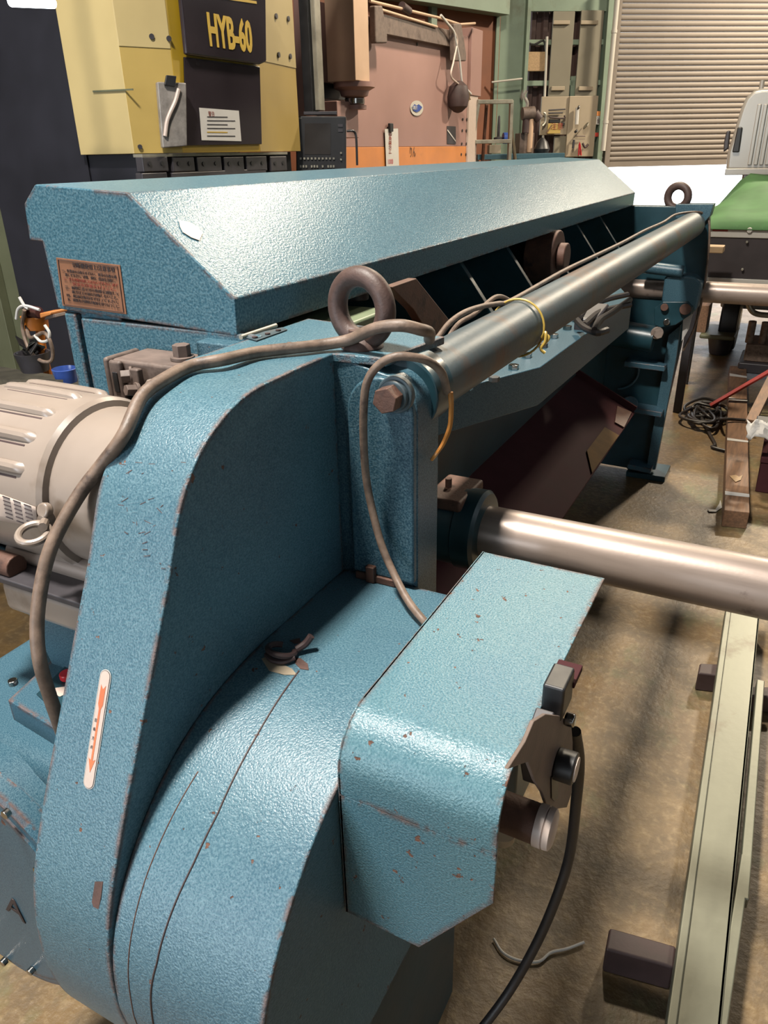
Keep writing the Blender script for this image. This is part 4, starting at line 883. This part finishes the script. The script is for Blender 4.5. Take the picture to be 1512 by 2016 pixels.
bm = nb(); prism(bm, [pf(x, y, .008) for x, y in ((345, -40), (516, -30), (518, 122), (505, 128), (360, 108))], (.022, 0, 0)); up_ = add('upper_black_panel', bm, 'panelgrey', YP, bev=.008)
q = pf(412, 88, .031); q2 = pf(508, 103, .031)
text('lettering', 'HYB-60', q, (0, 1, 0), (0, 0, 1), .165, 'strongyellow', up_, ext=.001, sx=(q2.y-q.y)/.165/3.62, bold=.005)
bm = nb(); beam(bm, pf(430, -6, .031), pf(505, 5, .031), .002, .010); add('yellow_line', bm, 'strongyellow', up_)
bm = nb(); prism(bm, [pf(x, y, .0105) for x, y in ((392, 212), (470, 218), (475, 278), (397, 276))], (.001, 0, 0)); nt_ = add('notice', bm, 'white', YP, label='white printed notice with a red heading')
q = pf(410, 222, .0118); text('notice_lettering', '警告', q-Vector((0, 0, .012)), (0, 1, 0), (0, 0, 1), .022, 'ink_red', nt_, ext=.0002)
for i in range(6):
    a0 = pf(408, 230+i*7.5, .012); b0 = pf(408+(55 if i % 2 else 40), 230.5+i*7.5, .012); bm = nb(); beam(bm, a0, b0, .0008, .004); add('print_line', bm, 'darkgrey' if i != 4 else 'strongyellow', nt_)
# clear pouch with tools
cm = (P1+P2)/2
_n = (P2-P1).cross(Vector((0, 0, 1))).normalized(); _n = _n if _n.dot(EYE-cm) > 0 else -_n
def pc_(x, y, off=.0): return ap(x, y, P1+_n*off, _n)
bm = nb(); prism(bm, [pc_(x, y, .01) for x, y in ((305, 162), (362, 164), (364, 288), (316, 292))], _n*.03); po = add('document_pouch', bm, 'clearbag', YP, bev=.006, label='clear plastic pouch holding tools')
bm = nb(); tube(bm, [pc_(325, 268, .045), pc_(330, 235, .045), pc_(345, 200, .045), pc_(352, 175, .045)], .008, 8, 4); add('rolled_paper', bm, 'label', po)
bm = nb(); prism(bm, [pc_(x, y, .042) for x, y in ((326, 148), (346, 150), (343, 172), (322, 168))], _n*.012); add('dark_clip', bm, 'black', po, bev=.003)
for x, y in ((298, 72), (332, 76)):
    bm = nb(); q = pc_(x, y, .003); cyl(bm, q, q+_n*.006, .010, n=14); add('screw', bm, 'darkgrey', YP)
for x, y in ((275, 289),):
    bm = nb(); q = pc_(x, y, .003); cyl(bm, q, q+_n*.006, .009, n=14); add('screw', bm, 'darkgrey', YP)
_m = (P4-P3).cross(Vector((0, 0, 1))).normalized(); _m = _m if _m.dot(EYE-P3) > 0 else -_m
for x, y in ((543, 32), (567, 37), (548, 108), (571, 111)):
    bm = nb(); q = ap(x, y, P3+_m*.004, _m); cyl(bm, q, q+_m*.006, .012, n=14); add('screw', bm, 'darkgrey', YP)
# thin slot handle on left cheek
bm = nb(); beam(bm, ay(183, 180, P1.y-.004), ay(262, 176, P1.y-.004), .004, .006); add('slot_line', bm, 'olive', YP)
# black body
q = ay(25, 480, 2.66)
bm = nb(); prism(bm, [(P1.x-.02, P1.y+.04, 0), (P1.x+.02, P4.y-.1, 0), (-3.9, P4.y, 0), (q.x, P1.y+.04, 0)], (0, 0, zpb-.002)); add('black_body', bm, 'blackmach', YP)
bm = nb(); prism(bm, [(P0.x+.0, P1.y+.03, 0), (-3.2, P4.y, 0), (-3.9, P4.y, 0), (q.x, P1.y+.04, 0)], (0, 0, zpt)); add('column', bm, 'blackmach', YP)
for (x0, x1, y0, y1) in ((280, 333, 309, 337), (339, 385, 309, 337), (387, 438, 309, 337), (440, 482, 309, 337), (484, 527, 308, 336), (532, 566, 308, 336), (280, 333, 341, 372), (339, 527, 340, 372), (532, 566, 339, 372)):
    bm = nb(); q0_ = ax(x0, y0, -2.42); q1_ = ax(x1, y1, -2.42); bxs(bm, -2.46, -2.42, q0_.y, q1_.y, q1_.z, q0_.z); blk = add('die_block', bm, 'darkgrey', YP, bev=.004)
    for fx in (.25, .75):
        bm = nb(); qy = q0_.y+(q1_.y-q0_.y)*fx; qz = q0_.z*.55+q1_.z*.45; cyl(bm, (-2.42, qy, qz), (-2.417, qy, qz), .009, n=10); add('bolt_hole', bm, 'black', blk)
bm = nb(); bxs(bm, -2.47, -2.42, ax(280, 304, -2.42).y, ax(566, 304, -2.42).y, ax(300, 309, -2.42).z, ax(300, 303, -2.42).z); add('slide_strip', bm, 'alu', YP)

# ================================================================== PRESS BRAKE
XB = -3.0
PB = thing('press_brake', 'dusty pink press brake with an orange stripe beyond the yellow press', 'machine', (-3.4, 6.2, 0))
def pb(x, y, off=0.0): return ax(x, y, XB+off)
yA = pb(590, 200).y; yE = pb(928, 200).y; zo = pb(800, 289).z; ztop = pb(830, 62).z
bm = nb(); prism(bm, [(XB, pb(600, 200).y, zo), (XB, yE, zo), (XB, yE, pb(925, 72).z), (XB, pb(740, 30).y, pb(740, 34).z), (XB, pb(600, 30).y, pb(740, 34).z)], (-.08, 0, 0)); ramp_ = add('ram_plate', bm, 'pink', PB, bev=.005)
bm = nb(); bxs(bm, XB-.08, XB+.002, pb(600, 200).y, pb(922, 300).y, .9, zo); add('orange_stripe', bm, 'orange', PB, bev=.003)
bm = nb(); bxs(bm, XB-.10, XB-.02, pb(600, 200).y, pb(922, 300).y, .0, .9); add('lower_beam', bm, 'pink', PB)
c0_, c1_ = pb(926, 190, .03), pb(947, 190, .03)
bm = nb(); bxs(bm, XB-.25, XB+.03, c0_.y, c1_.y, pb(930, 188, .03).z, pb(935, 55, .03).z); add('side_column', bm, 'pink', PB, bev=.006)
bm = nb(); bxs(bm, XB-.2, XB+.02, c0_.y, c1_.y-.05, 0, pb(930, 188, .03).z); add('lower_column', bm, 'label', PB, bev=.004)
bm = nb(); beam(bm, pb(740, 45, .03), pb(900, 80, .03), .04, .12); add('dirty_ledge', bm, 'bracket', PB, bev=.004)
for x in (738, 895):
    bm = nb(); y = 50 if x < 800 else 85; q = pb(x, y, .10); prism(bm, [pb(x-12, y-38, .05), pb(x+3, y-38, .05), pb(x+13, y+20, .05), pb(x+13, y+36, .05), pb(x-10, y+36, .05)], (.05, 0, 0)); add('clamp_arm', bm, 'bracket', PB, bev=.01)
for (a_, b_) in (((728, 2), (868, 36)), ((740, 16), (860, 53)), ((868, 36), (905, 48)), ((905, 48), (935, 46))):
    bm = nb(); tube(bm, [pb(*a_, .06), pb(*b_, .06)], .010, 10, 2); add('pipe', bm, 'tan', PB)
bm = nb(); q = pb(798, 17, .06); cyl(bm, q-Vector((0, .06, -.01)), q+Vector((0, .06, -.01)), .03, n=14); add('pipe_joint', bm, 'darkrail', PB)
bm = nb(); tube(bm, [pb(x, y, .10) for x, y in ((868, 30), (880, 45), (893, 62), (898, 85), (905, 120), (910, 165), (918, 175), (927, 185))], .010, 8, 6); add('white_hose', bm, 'white', PB)
bm = nb(); tube(bm, [pb(x, y, .10) for x, y in ((893, 60), (900, 80), (893, 120), (888, 150), (905, 168), (926, 195))], .008, 8, 6); add('white_hose', bm, 'label', PB)
bm = nb(); q = pb(902, 200, .08); lathe(bm, q+Vector((0, 0, .16)), (0, 0, -1), [(0, .03), (.04, .08), (.12, .10), (.2, .085), (.24, .04), (.25, .01)], 14); add('black_bundle', bm, 'darkrail', PB)
bm = nb(); q = pb(917, 190, .14); cyl(bm, q, q+Vector((.03, 0, 0)), .04, n=16); add('brass_cap', bm, 'brass', PB, bev=.01)
for x, y in ((911, 235), (919, 235), (910, 257), (918, 257), (909, 283), (918, 283), (908, 304), (917, 304), (688, 221), (702, 222), (821, 87)):
    bm = nb(); q = pb(x, y, .003); cyl(bm, q, q+Vector((.004, 0, 0)), .012, n=10); add('bolt_hole', bm, 'black', PB)
# round emblem
bm = nb(); prism(bm, [pb(820+12.5*math.cos(t*.2244), 213+15*math.sin(t*.2244), .003) for t in range(28)], (.004, 0, 0)); add('emblem', bm, 'whitepaint', PB, label='round white and blue emblem')
bm = nb(); prism(bm, [pb(x, y, .009) for x, y in ((811, 211), (816, 205), (820, 208), (824, 205), (831, 211), (826, 218), (820, 221), (814, 218))], (.002, 0, 0)); add('emblem_shield', bm, 'bluecup', PB)
q = pb(812, 215, .013); text('emblem_lettering', 'UBEX', q, (0, 1, 0), (0, 0, 1), .038, 'white', PB, ext=.0005)
bm = nb(); prism(bm, [pb(x, y, .003) for x, y in ((880, 248), (897, 249), (897, 284), (880, 283))], (.002, 0, 0)); add('purple_notice', bm, 'darkgrey', PB)
bm = nb(); beam(bm, pb(881, 256, .008), pb(897, 278, .008), .002, .012); add('notice_stripe', bm, 'white', PB)
q = pb(806, 308, .004); text('marker_scribble', 'りん', q, (0, 1, 0), (0, 0, 1), .09, 'ink', PB, ext=.0005, sx=.7)
# hanging note
bm = nb(); prism(bm, [pb(x, y, .012) for x, y in ((757, 254), (783, 253), (785, 327), (760, 328))], (.003, 0, 0)); HN = tag(add('hanging_note', bm, 'white'), 'long white paper note with red print clipped to the pink press brake', 'paper note')
WL[HN.name] = WL[HN.name]
for i, s in enumerate('使用禁止'):
    text('note_lettering', s, pb(765, 272+i*10, .016), (0, 1, 0), (0, 0, 1), .055, 'ink_red', HN, ext=.0004)
text('note_lettering', '1000', pb(763, 323, .016), (0, 1, 0), (0, 0, 1), .05, 'redcap', HN, ext=.0004)
bm = nb(); q = pb(769, 251, .02); bxs(bm, q.x-.01, q.x+.012, q.y-.03, q.y+.03, q.z-.03, q.z+.03); add('bulldog_clip', bm, 'black', HN, bev=.006)
# hydraulic cylinder unit above
XC = -2.75
cu = [ax(648, 158, XC), ax(700, 158, XC)]
cy0 = ax(700, 150, XC).y; cy1 = ax(725, 150, XC).y; xx0 = ay(645, 158, cy0).x
bm = nb(); bxs(bm, xx0, XC, cy0, cy1+.02, ax(700, 158, XC).z, 3.4); CYl = add('cylinder_casing', bm, 'tan', PB, bev=.004)
q = ax(690, 165, XC-.1)
bm = nb(); lathe(bm, (q.x, q.y+.05, ax(700, 158, XC).z), (0, 0, -1), [(0, .14), (.03, .14), (.05, .10), (.08, .09), (.09, .06), (.13, .055), (.135, .08), (.16, .08)], 24); add('ram_collar', bm, 'pink', CYl)
bm = nb(); cyl(bm, (q.x, q.y+.05, ax(700, 158, XC).z-.09), (q.x, q.y+.05, ax(700, 158, XC).z-.13), .068, n=20); add('chrome_ring', bm, 'chrome', CYl, bev=.006)
b0_, b1_ = ax(663, 198, XC-.1), ax(706, 240, XC-.1)
bm = nb(); bxs(bm, XC-.24, XC-.1, b0_.y, b1_.y, b1_.z-.1, b0_.z); add('ram_block', bm, 'pink', PB, bev=.006)
bm = nb(); bxs(bm, XC-.32, XC-.24, b0_.y-.05, b1_.y+.08, ax(690, 200, XC-.3).z, ax(700, 158, XC).z); add('dark_recess', bm, 'black', PB)
# ================================================================== CONTROL PENDANT
XD = -2.3
DN = Vector((.55, -.83, 0)).normalized(); D0 = ax(680, 300, XD)
def dp(x, y, off=0.0): return ap(x, y, D0+DN*off, DN)
CPn = thing('control_pendant', 'black control pendant with a dark screen hanging on a black pole', 'control panel', (D0.x-.1, D0.y, 1.4))
bm = nb(); ptsd = [dp(x, y) for x, y in ((582, 228), (681, 229), (682, 372), (584, 372), (583, 300), (580, 262))]; prism(bm, ptsd, -DN*.03); bz_ = add('front_bezel', bm, 'black', CPn, bev=.006)
sdir = Vector((.83, .55, 0)).normalized()
back = [dp(684, 229, -.03), dp(684, 372, -.03)]
rr0 = dp(684, 229, -.03); bm = nb(); e = ap(722, 232, rr0, Vector((1, -.15, 0)).normalized()); 
prism(bm, [dp(606, 231, -.03), dp(682, 231, -.03), dp(682, 372, -.03), dp(606, 372, -.03)], -DN*.16); add('housing', bm, 'darkgrey', CPn, bev=.008)
bm = nb(); prism(bm, [dp(x, y, .001) for x, y in ((600, 243), (651, 243), (651, 304), (600, 304))], DN*.002); add('screen', bm, 'screen', CPn)
for i in range(10):
    bm = nb(); q = dp(592+i*7.2, 312, .001); obox(bm, q+DN*.004, sdir*.005, DN*.004, (0, 0, .005)); add('key', bm, 'alu', bz_)
for i in (0, 1, 2, 4, 5, 6, 8, 10, 11, 12):
    bm = nb(); q = dp(592+i*5.4, 327.5, .001); obox(bm, q+DN*.004, sdir*.0045, DN*.004, (0, 0, .006)); add('key', bm, 'alu', bz_)
for x, y in ((670, 247), (670, 257)):
    bm = nb(); q = dp(x, y, .001); obox(bm, q+DN*.002, sdir*.013, DN*.002, (0, 0, .007)); add('display_tile', bm, 'darkgrey', bz_)
for x, y in ((671, 301), (671, 314)):
    bm = nb(); q = dp(x, y, .001); cyl(bm, q, q+DN*.012, .005, n=12); add('switch', bm, 'alu', bz_)
text('lettering', 'ACIES', dp(585, 234, .0015), sdir, (0, 0, 1), .010, 'alu', bz_, ext=.0002)
bm = nb(); h = [dp(683, 258, 0)]; hs = ap(700, 256, h[0], Vector((0, -1, 0))); off = sdir*.05
tube(bm, [h[0], h[0]+sdir*.03+DN*.01, h[0]+sdir*.045+Vector((0, 0, -.012)), h[0]+sdir*.05+Vector((0, 0, -.05)), h[0]+sdir*.05+Vector((0, 0, -.17))], .0065, 10, 5); add('handle', bm, 'black', CPn)
pb0 = dp(614, 226, -.06)
bm = nb(); bxs(bm, pb0.x-.028, pb0.x+.028, pb0.y-.03, pb0.y+.03, pb0.z-.0, 3.2); add('pole', bm, 'black', CPn, bev=.003)
bm = nb(); bxs(bm, pb0.x+.029, pb0.x+.055, pb0.y-.01, pb0.y+.05, pb0.z+.02, 3.2); add('pole_face', bm, 'alu', CPn, bev=.003)
bm = nb(); obox(bm, dp(630, 225, -.07)+Vector((0, 0, .004)), sdir*.09, DN*.05, (0, 0, .008)); add('mounting_plate', bm, 'darkgrey', CPn, bev=.003)

# ================================================================== THINGS ALONG THE FAR WALL
# ladder
LD = thing('step_ladder', 'aluminium step ladder in front of the green corner column', 'ladder', aw(970, 330, 1.6))
def lw_(x, y, off=1.6): return aw(x, y, off)
for (x0, y0, x1, y1) in ((943, 196, 918, 345), (1007, 198, 1001, 345)):
    bm = nb(); a_ = lw_(x0, y0); b_ = lw_(x1, y1); b_ = a_+(b_-a_)*(a_.z/(a_.z-b_.z)); beam(bm, a_, b_, .03, .06, up=wn); add('rail', bm, 'alu', LD, bev=.004)
for (x0, y0, x1, y1) in ((958, 205, 948, 345), (1005, 240, 1018, 345)):
    bm = nb(); a_ = lw_(x0, y0, 1.5); b_ = lw_(x1, y1, 1.25); b_ = a_+(b_-a_)*(a_.z/(a_.z-b_.z)); beam(bm, a_, b_, .025, .04, up=wn); add('rear_rail', bm, 'rust' if x0 < 1000 else 'alu', LD, bev=.004)
for i, (xa_, xb_, y) in enumerate(((940, 1008, 200), (934, 1004, 278), (929, 1002, 350), (924, 1000, 430))):
    bm = nb(); a_ = lw_(xa_, y); b_ = lw_(xb_, y); a_.z = b_.z; beam(bm, a_, b_, .07, .035); add('tread', bm, 'alu', LD, bev=.004)
# workbench: blue top edge left of the panels
bm = nb(); a_ = aw(925, 306, .9); b_ = aw(1090, 306, .9); a_.z = b_.z; WB = thing('workbench', 'pale blue workbench top running below the wall tools', 'workbench', ((a_.x+b_.x)/2, (a_.y+b_.y)/2, 0))
beam(bm, a_, b_, .7, .05); add('bench_top', bm, 'blue_plain', WB, bev=.004)
for f in (.05, .95):
    bm = nb(); q = a_+(b_-a_)*f; bxs(bm, q.x-.04, q.x+.04, q.y-.04, q.y+.04, 0, q.z-.03); add('leg', bm, 'greenbeam', WB)
def wbox(nm, x0, y0, x1, y1, off, dep, mat, lbl, cat, bev=.006, par=None, grp=None):
    a_ = aw(x0, y0, off); b_ = aw(x1, y1, off); u0_ = (a_-W0).dot(wd); u1_ = (b_-W0).dot(wd)
    bm = nb(); obox(bm, W0+wd*(u0_+u1_)/2+wn*(off-dep/2)+Vector((0, 0, (a_.z+b_.z)/2)), wd*(u1_-u0_)/2, wn*dep/2, (0, 0, abs(a_.z-b_.z)/2))
    o = add(nm, bm, mat, par, bev=bev)
    if par is None: tag(o, lbl, cat, grp)
    elif lbl: o['label'] = lbl
    return o
wbox('wooden_board', 1028, 102, 1072, 140, .12, .05, 'lightwood', 'square tan board fixed high on the far wall', 'board')
g1 = wbox('hanging_panel', 1090, 22, 1120, 190, .10, .02, 'greytan', 'left one of two tall drab panels hanging on the far wall', 'panel')  # plain drab panels hung on the wall, no duct behind
g2 = wbox('hanging_panel', 1145, 20, 1175, 190, .10, .02, 'greytan', 'right one of two tall drab panels hanging on the far wall', 'panel')
for g, xs_ in ((g1, (1088, 1122)), (g2, (1142, 1178))):
    for y in (44, 174): 
        wbox('cross_batten', xs_[0]-(2 if y > 100 else -2), y-4, xs_[1]-(10 if y > 100 else 0), y+4, .13, .03, 'beige_panel', None, '', par=g)
t1_ = wbox('tool_board', 1067, 190, 1124, 265, .16, .03, 'beige_panel', 'square beige board with rows of hand tools', 'tool board')
t2_ = wbox('tool_board', 1122, 189, 1168, 308, .18, .03, 'beige_panel', 'narrow tall beige board with few hanging tools', 'tool board')
def tool(nm, pts, r, mat, lbl, off=.20):
    bm = nb(); tube(bm, [aw(x, y, off) for x, y in pts], r, 8, 3); tag(add(nm, bm, mat), lbl, 'tool')
tool('wrench', [(1080, 217), (1113, 215)], .008, 'darkgrey', 'topmost dark wrench on the square tool board')
tool('wrench', [(1080, 223), (1108, 222)], .008, 'darkgrey', 'second dark wrench from the top on the square tool board')
tool('hammer', [(1082, 231), (1110, 233), (1111, 227)], .010, 'darkrail', 'small dark hammer on the square tool board')
wbox('black_tray', 1082, 235, 1103, 242, .20, .04, 'black', 'flat black tray on the square tool board', 'tray')
wbox('black_tin', 1107, 241, 1112, 247, .20, .04, 'black', 'little black tin on the square tool board', 'tin')
sgn = wbox('warning_card', 1079, 243, 1103, 263, .20, .01, 'yellow', 'yellow card with red characters on the square tool board', 'card')
text('card_lettering', '注意', aw(1084, 254, .205), wd, (0, 0, 1), .075, 'ink_red', sgn, ext=.0005)
tool('brush', [(1076, 262), (1086, 247)], .008, 'wood', 'wooden stick leaning across the yellow card')
tool('caliper', [(1070, 222), (1074, 225), (1074, 240), (1068, 248)], .012, 'alu', 'pale metal tool on the left edge of the square tool board')
tool('spray_can', [(1137, 212), (1135, 245)], .022, 'white', 'white tube shaped tool on the narrow tool board', .22)
tool('torch_head', [(1138, 211), (1140, 212)], .022, 'black', 'black cap at the top of the white tube on the narrow board', .25)
tool('black_grip', [(1133, 257), (1135, 260)], .022, 'black', 'black grip at the foot of the white tube on the narrow board', .25)
tool('round_gauge', [(1153, 247), (1154, 248)], .045, 'greytan', 'round grey gauge on the narrow tool board', .24)
tool('scraper', [(1128, 292), (1130, 275)], .014, 'darkgrey', 'dark scraper hanging on the lower left of the narrow board', .22)
tool('red_pliers', [(1139, 306), (1141, 280), (1144, 306)], .008, 'redcap', 'red handled pliers on the narrow tool board', .22)
tool('clamp', [(1147, 282), (1152, 290), (1158, 284)], .014, 'darkrail', 'dark clamp at the lower right of the narrow board', .22)
tool('rod', [(1134, 268), (1152, 268)], .006, 'bracket', 'thin brown rod across the narrow tool board', .22)
wbox('lower_cabinet', 1092, 268, 1117, 312, .14, .03, 'greytan', 'narrow drab cabinet door below the square tool board', 'cabinet')
nt2 = wbox('wall_notice', 1174, 219, 1185, 245, .12, .004, 'white', 'small white notice with an orange heading on the green post', 'notice')
wbox('orange_heading', 1174, 219, 1185, 228, .124, .003, 'orange', None, '', par=nt2)
text('notice_lettering', '火気', aw(1175, 236, .125), wd, (0, 0, 1), .05, 'ink', nt2, ext=.0005); text('notice_lettering', '厳禁', aw(1175, 243, .125), wd, (0, 0, 1), .05, 'ink', nt2, ext=.0005)
wbox('red_tag', 1172, 261, 1182, 269, .12, .004, 'red', 'small red tag low on the green post', 'tag')
# white pipe left of the shutter
bm = nb(); tube(bm, [aw(1219, -40, .25), aw(1187, 297, .25)], .028, 12, 2); DP = tag(add('downpipe', bm, 'whitepaint'), 'slim white pipe rising beside the roller shutter', 'pipe')
for y in (62, 240):
    x = 1219-(y+40)*32/337; bm = nb(); q = aw(x, y, .25); cyl(bm, q-Vector((0, 0, .015)), q+Vector((0, 0, .015)), .033, n=16); add('pipe_joint', bm, 'whitepaint', DP)
# pillar drill on the bench + odds
DR = thing('bench_drill', 'brown bench drill standing on the pale blue workbench', 'drill', aw(1040, 305, .6))
def dcyl(nm, x0, y0, x1, y1, r, mat, off=.6):
    bm = nb(); cyl(bm, aw(x0, y0, off), aw(x1, y1, off), r, n=18); add(nm, bm, mat, DR, bev=.004)
dcyl('motor_head', 1028, 224, 1052, 222, .065, 'bracket'); dcyl('column', 1042, 300, 1046, 230, .03, 'tan'); dcyl('spindle', 1034, 262, 1036, 235, .04, 'darkrail')
dcyl('belt_cover', 1052, 222, 1062, 235, .05, 'darkrail')
wbox('boxy_machine', 1024, 262, 1050, 302, .55, .2, 'bracket', 'brown boxy machine body on the workbench beside the drill', 'machine')  # plain machine body, its kind not known
bm = nb(); lathe(bm, aw(1066, 303, .7), (0, 0, 1), [(0, .07), (.05, .09), (.12, .06), (.16, .02)], 12); tag(add('black_bag', bm, 'black'), 'lumpy black bag on the workbench right of the drill', 'bag')
bm = nb(); tube(bm, [aw(x, y, .2) for x, y in ((1034, 178), (1030, 190), (1036, 205), (1030, 220))], .035, 8, 4); tag(add('plastic_bag', bm, 'clearbag'), 'crumpled clear plastic bag hanging on the far wall', 'bag')
bm = nb(); cyl(bm, aw(990, 272, .9), aw(1000, 272, .9), .055, n=20); tag(add('blue_tin', bm, 'bluecup', bev=.006), 'blue tin behind the ladder on the workbench', 'tin')
bm = nb(); q = aw(981, 275, .9); lathe(bm, q, (0, 0, 1), [(0, .05), (.02, .05), (.03, .015), (.12, .015), (.22, .01), (.23, .002)], 14); tag(add('oil_can', bm, 'darkgrey'), 'dark long-necked oil can behind the ladder', 'oil can')
wbox('cream_box', 964, 285, 986, 302, .9, .1, 'beige_panel', 'cream box under the lower ladder tread', 'box')
tool('wall_cable', [(1035, 70), (1038, 82), (1052, 88), (1070, 80), (1074, 100)], .012, 'black', 'loop of black cable high on the left of the far wall', .12)
tool('conduit', [(1077, 72), (1068, 300)], .014, 'whitepaint', 'thin pale vertical conduit on the far wall', .14)
tool('horizontal_rod', [(968, 162), (1028, 155)], .010, 'whitepaint', 'thin white rod across the green corner column', .30)

# ================================================================== LEFT EDGE CLUTTER
bz0 = .86
bm = nb(); B4 = [az(-60, 770, bz0), az(150, 742, bz0), az(330, 900, bz0), az(-60, 960, bz0)]
BT = thing('work_table', 'dark cloth-covered table behind the motor at the left edge', 'table', (B4[0].x+.3, B4[0].y-.2, 0))
by0 = B4[3].y-.1; by1 = B4[0].y+.35
bm = nb(); bxs(bm, -3.0, -1.28, 1.05, 1.93, bz0-.04, bz0); add('table_top', bm, 'cloth', BT, bev=.006)
for xx in (-2.9, -1.34):
    for yy in (1.12, 1.86):
        bm = nb(); bxs(bm, xx-.03, xx+.03, yy-.03, yy+.03, 0, bz0-.04); add('leg', bm, 'darkgrey', BT)
print('table hits', az(60, 760, bz0), az(10, 740, bz0), az(0, 800, bz0))
zz1 = bz0
bm = nb(); prism(bm, [az(x, y, zz1+.002) for x, y in ((25, 763), (60, 748), (92, 750), (72, 765), (62, 768))], (0, 0, .003)); tag(add('lime_paper', bm, 'lime'), 'lime green sheet on the dark table at the left edge', 'paper')
rows = [[az(x, y, zz1+.015+.012*math.sin(x*.09+y*.13)) for x in range(-20, 125, 12)] for y in range(738, 812, 12)]
bm = nb(); quadstrip(bm, rows[1:]); tag(add('work_gloves', bm, 'cloth', solid=.01), 'crumpled dark olive cloth on the table below the lime sheet', 'cloth')
q = az(132, 752, zz1); bm = nb(); lathe(bm, (q.x, q.y, zz1), (0, 0, 1), [(0, .035), (.05, .045), (.052, .042), (.01, .032)], 24); tag(add('blue_cup', bm, 'bluecup'), 'blue plastic cup beside the blue end panel', 'cup')
q0 = az(5, 742, zz1); q1 = az(50, 742, zz1)
BK = thing('scrap_bin', 'black bin heaped with shiny metal offcuts at the left edge', 'bin', ((q0.x+q1.x)/2, q0.y+.1, zz1))
hb = ay(20, 705, (q0.y+q1.y)/2).z
bm = nb(); lathe(bm, ((q0.x+q1.x)/2, (q0.y+q1.y)/2+.1, zz1), (0, 0, 1), [(0, .05), (hb-zz1, .066), (hb-zz1, .06), (.02, .045)], 20); add('tub', bm, 'darkgrey', BK)
for i in range(7):
    bm = nb(); cx_ = (q0.x+q1.x)/2+random.uniform(-.035, .035); cy_ = (q0.y+q1.y)/2+.1+random.uniform(-.03, .03)
    obox(bm, (cx_, cy_, hb+random.uniform(-.01, .035)), (random.uniform(.015, .03), random.uniform(-.02, .02), random.uniform(-.02, .02)), (0, .02, random.uniform(-.02, .02)), (0, .0, .004)); add('metal_offcut', bm, 'chrome' if i % 2 else 'black', BK, bev=.001)
# orange stand with coiled cord
yo = 2.0
def lo_(x, y, d=0): return ay(x, y, yo+d)
OS = thing('clamp_stand', 'orange clamp stand with a coiled grey cord in front of the black press', 'stand', lo_(92, 742))
bm = nb(); _e = lo_(96, 742); tube(bm, [lo_(78, 645), lo_(84, 690), _e, Vector((_e.x+.02, _e.y, .4)), Vector((_e.x, _e.y, 0))], .016, 10, 4); add('post', bm, 'orange_plastic', OS)
bm = nb(); lathe(bm, lo_(72, 647), (0, 0, 1), [(0, .045), (.05, .05), (.055, .03)], 18); add('cup', bm, 'orange_plastic', OS)
bm = nb(); prism(bm, [lo_(x, y, -.03) for x, y in ((54, 622), (70, 630), (100, 620), (99, 614), (75, 617))], (0, .08, 0)); add('jaw', bm, 'orange', OS, bev=.004)
bm = nb(); prism(bm, [lo_(x, y, -.02) for x, y in ((86, 631), (111, 625), (108, 618), (90, 622))], (0, .05, 0)); add('lower_jaw', bm, 'bracket', OS, bev=.003)
bm = nb(); cyl(bm, lo_(56, 612, -.03), lo_(78, 616, -.03), .022, n=14); add('handle', bm, 'chute', OS, bev=.005)
bm = nb()
cp_ = []
for x, y in ((48, 610), (44, 640), (50, 670), (62, 695), (80, 710), (98, 712), (104, 698), (98, 670), (85, 655), (60, 665), (52, 640), (52, 612), (50, 605), (46, 640), (52, 680), (58, 720), (66, 740)): cp_.append(lo_(x, y, -.06+.02*math.sin(x)))
tube(bm, cp_, .007, 8, 5); add('coiled_cord', bm, 'hose', OS)
bm = nb()
for pp in (((32, 628), (36, 608), (50, 602), (78, 610)), ((38, 585), (48, 602), (56, 608)), ((88, 640), (97, 655), (94, 670), (80, 672), (68, 660))): tube(bm, [lo_(x, y, -.07) for x, y in pp], .0055, 8, 5)
add('white_tie', bm, 'white', OS)
# olive column and board at far left
q = ay(5, 450, 2.9); q2 = ay(40, 600, 2.9)
bm = nb(); xx = ay(22, 500, 2.75).x; bxs(bm, xx-.45, xx, 2.75, 2.80, 0, 4.2); bxs(bm, xx-.20, xx-.10, 2.70, 2.75, 0, 4.2); tag(add('olive_column', bm, 'olive', bev=.004), 'tall olive green metal sheet column at the left edge', 'column')  # sheet metal column, not a cupboard
# ceiling fluorescent at the top left corner
q = ay(62, 4, 2.15); 
FL = thing('strip_lamp', 'lit fluorescent lamp at the top left corner', 'lamp', (q.x, q.y, q.z))
qa, qb = ay(22, 3, 2.15), ay(104, 6, 2.15)
bm = nb(); cyl(bm, qa, qb, .016, n=16); add('lamp_tube', bm, 'tubeglow', FL)
bm = nb(); beam(bm, qa+Vector((0, 0, .04)), qb+Vector((0, 0, .04)), .10, .03); add('lamp_housing', bm, 'whitepaint', FL)
bm = nb(); mm = (qa+qb)/2; cyl(bm, mm+Vector((0, 0, .05)), (mm.x, mm.y, zT), .012, n=8); add('rod', bm, 'darkgrey', FL)
# high bay lamp fixtures
for i, (lx, ly, lz) in enumerate(LAMPS):
    FLx = thing('high_bay_lamp', ['nearest', 'second', 'third'][i]+' hanging high bay lamp above the workshop', 'lamp', (lx, ly, lz-.3), 'high bay lamps')
    bm = nb(); lathe(bm, (lx, ly, lz+.1), (0, 0, -1), [(0, .06), (.12, .09), (.20, .20), (.40, .27), (.40, .255), (.22, .19), (.16, .08)], 28); add('reflector', bm, 'alu', FLx)
    bm = nb(); cyl(bm, (lx, ly, lz+.1), (lx, ly, zT), .015, n=10); add('rod', bm, 'darkgrey', FLx)
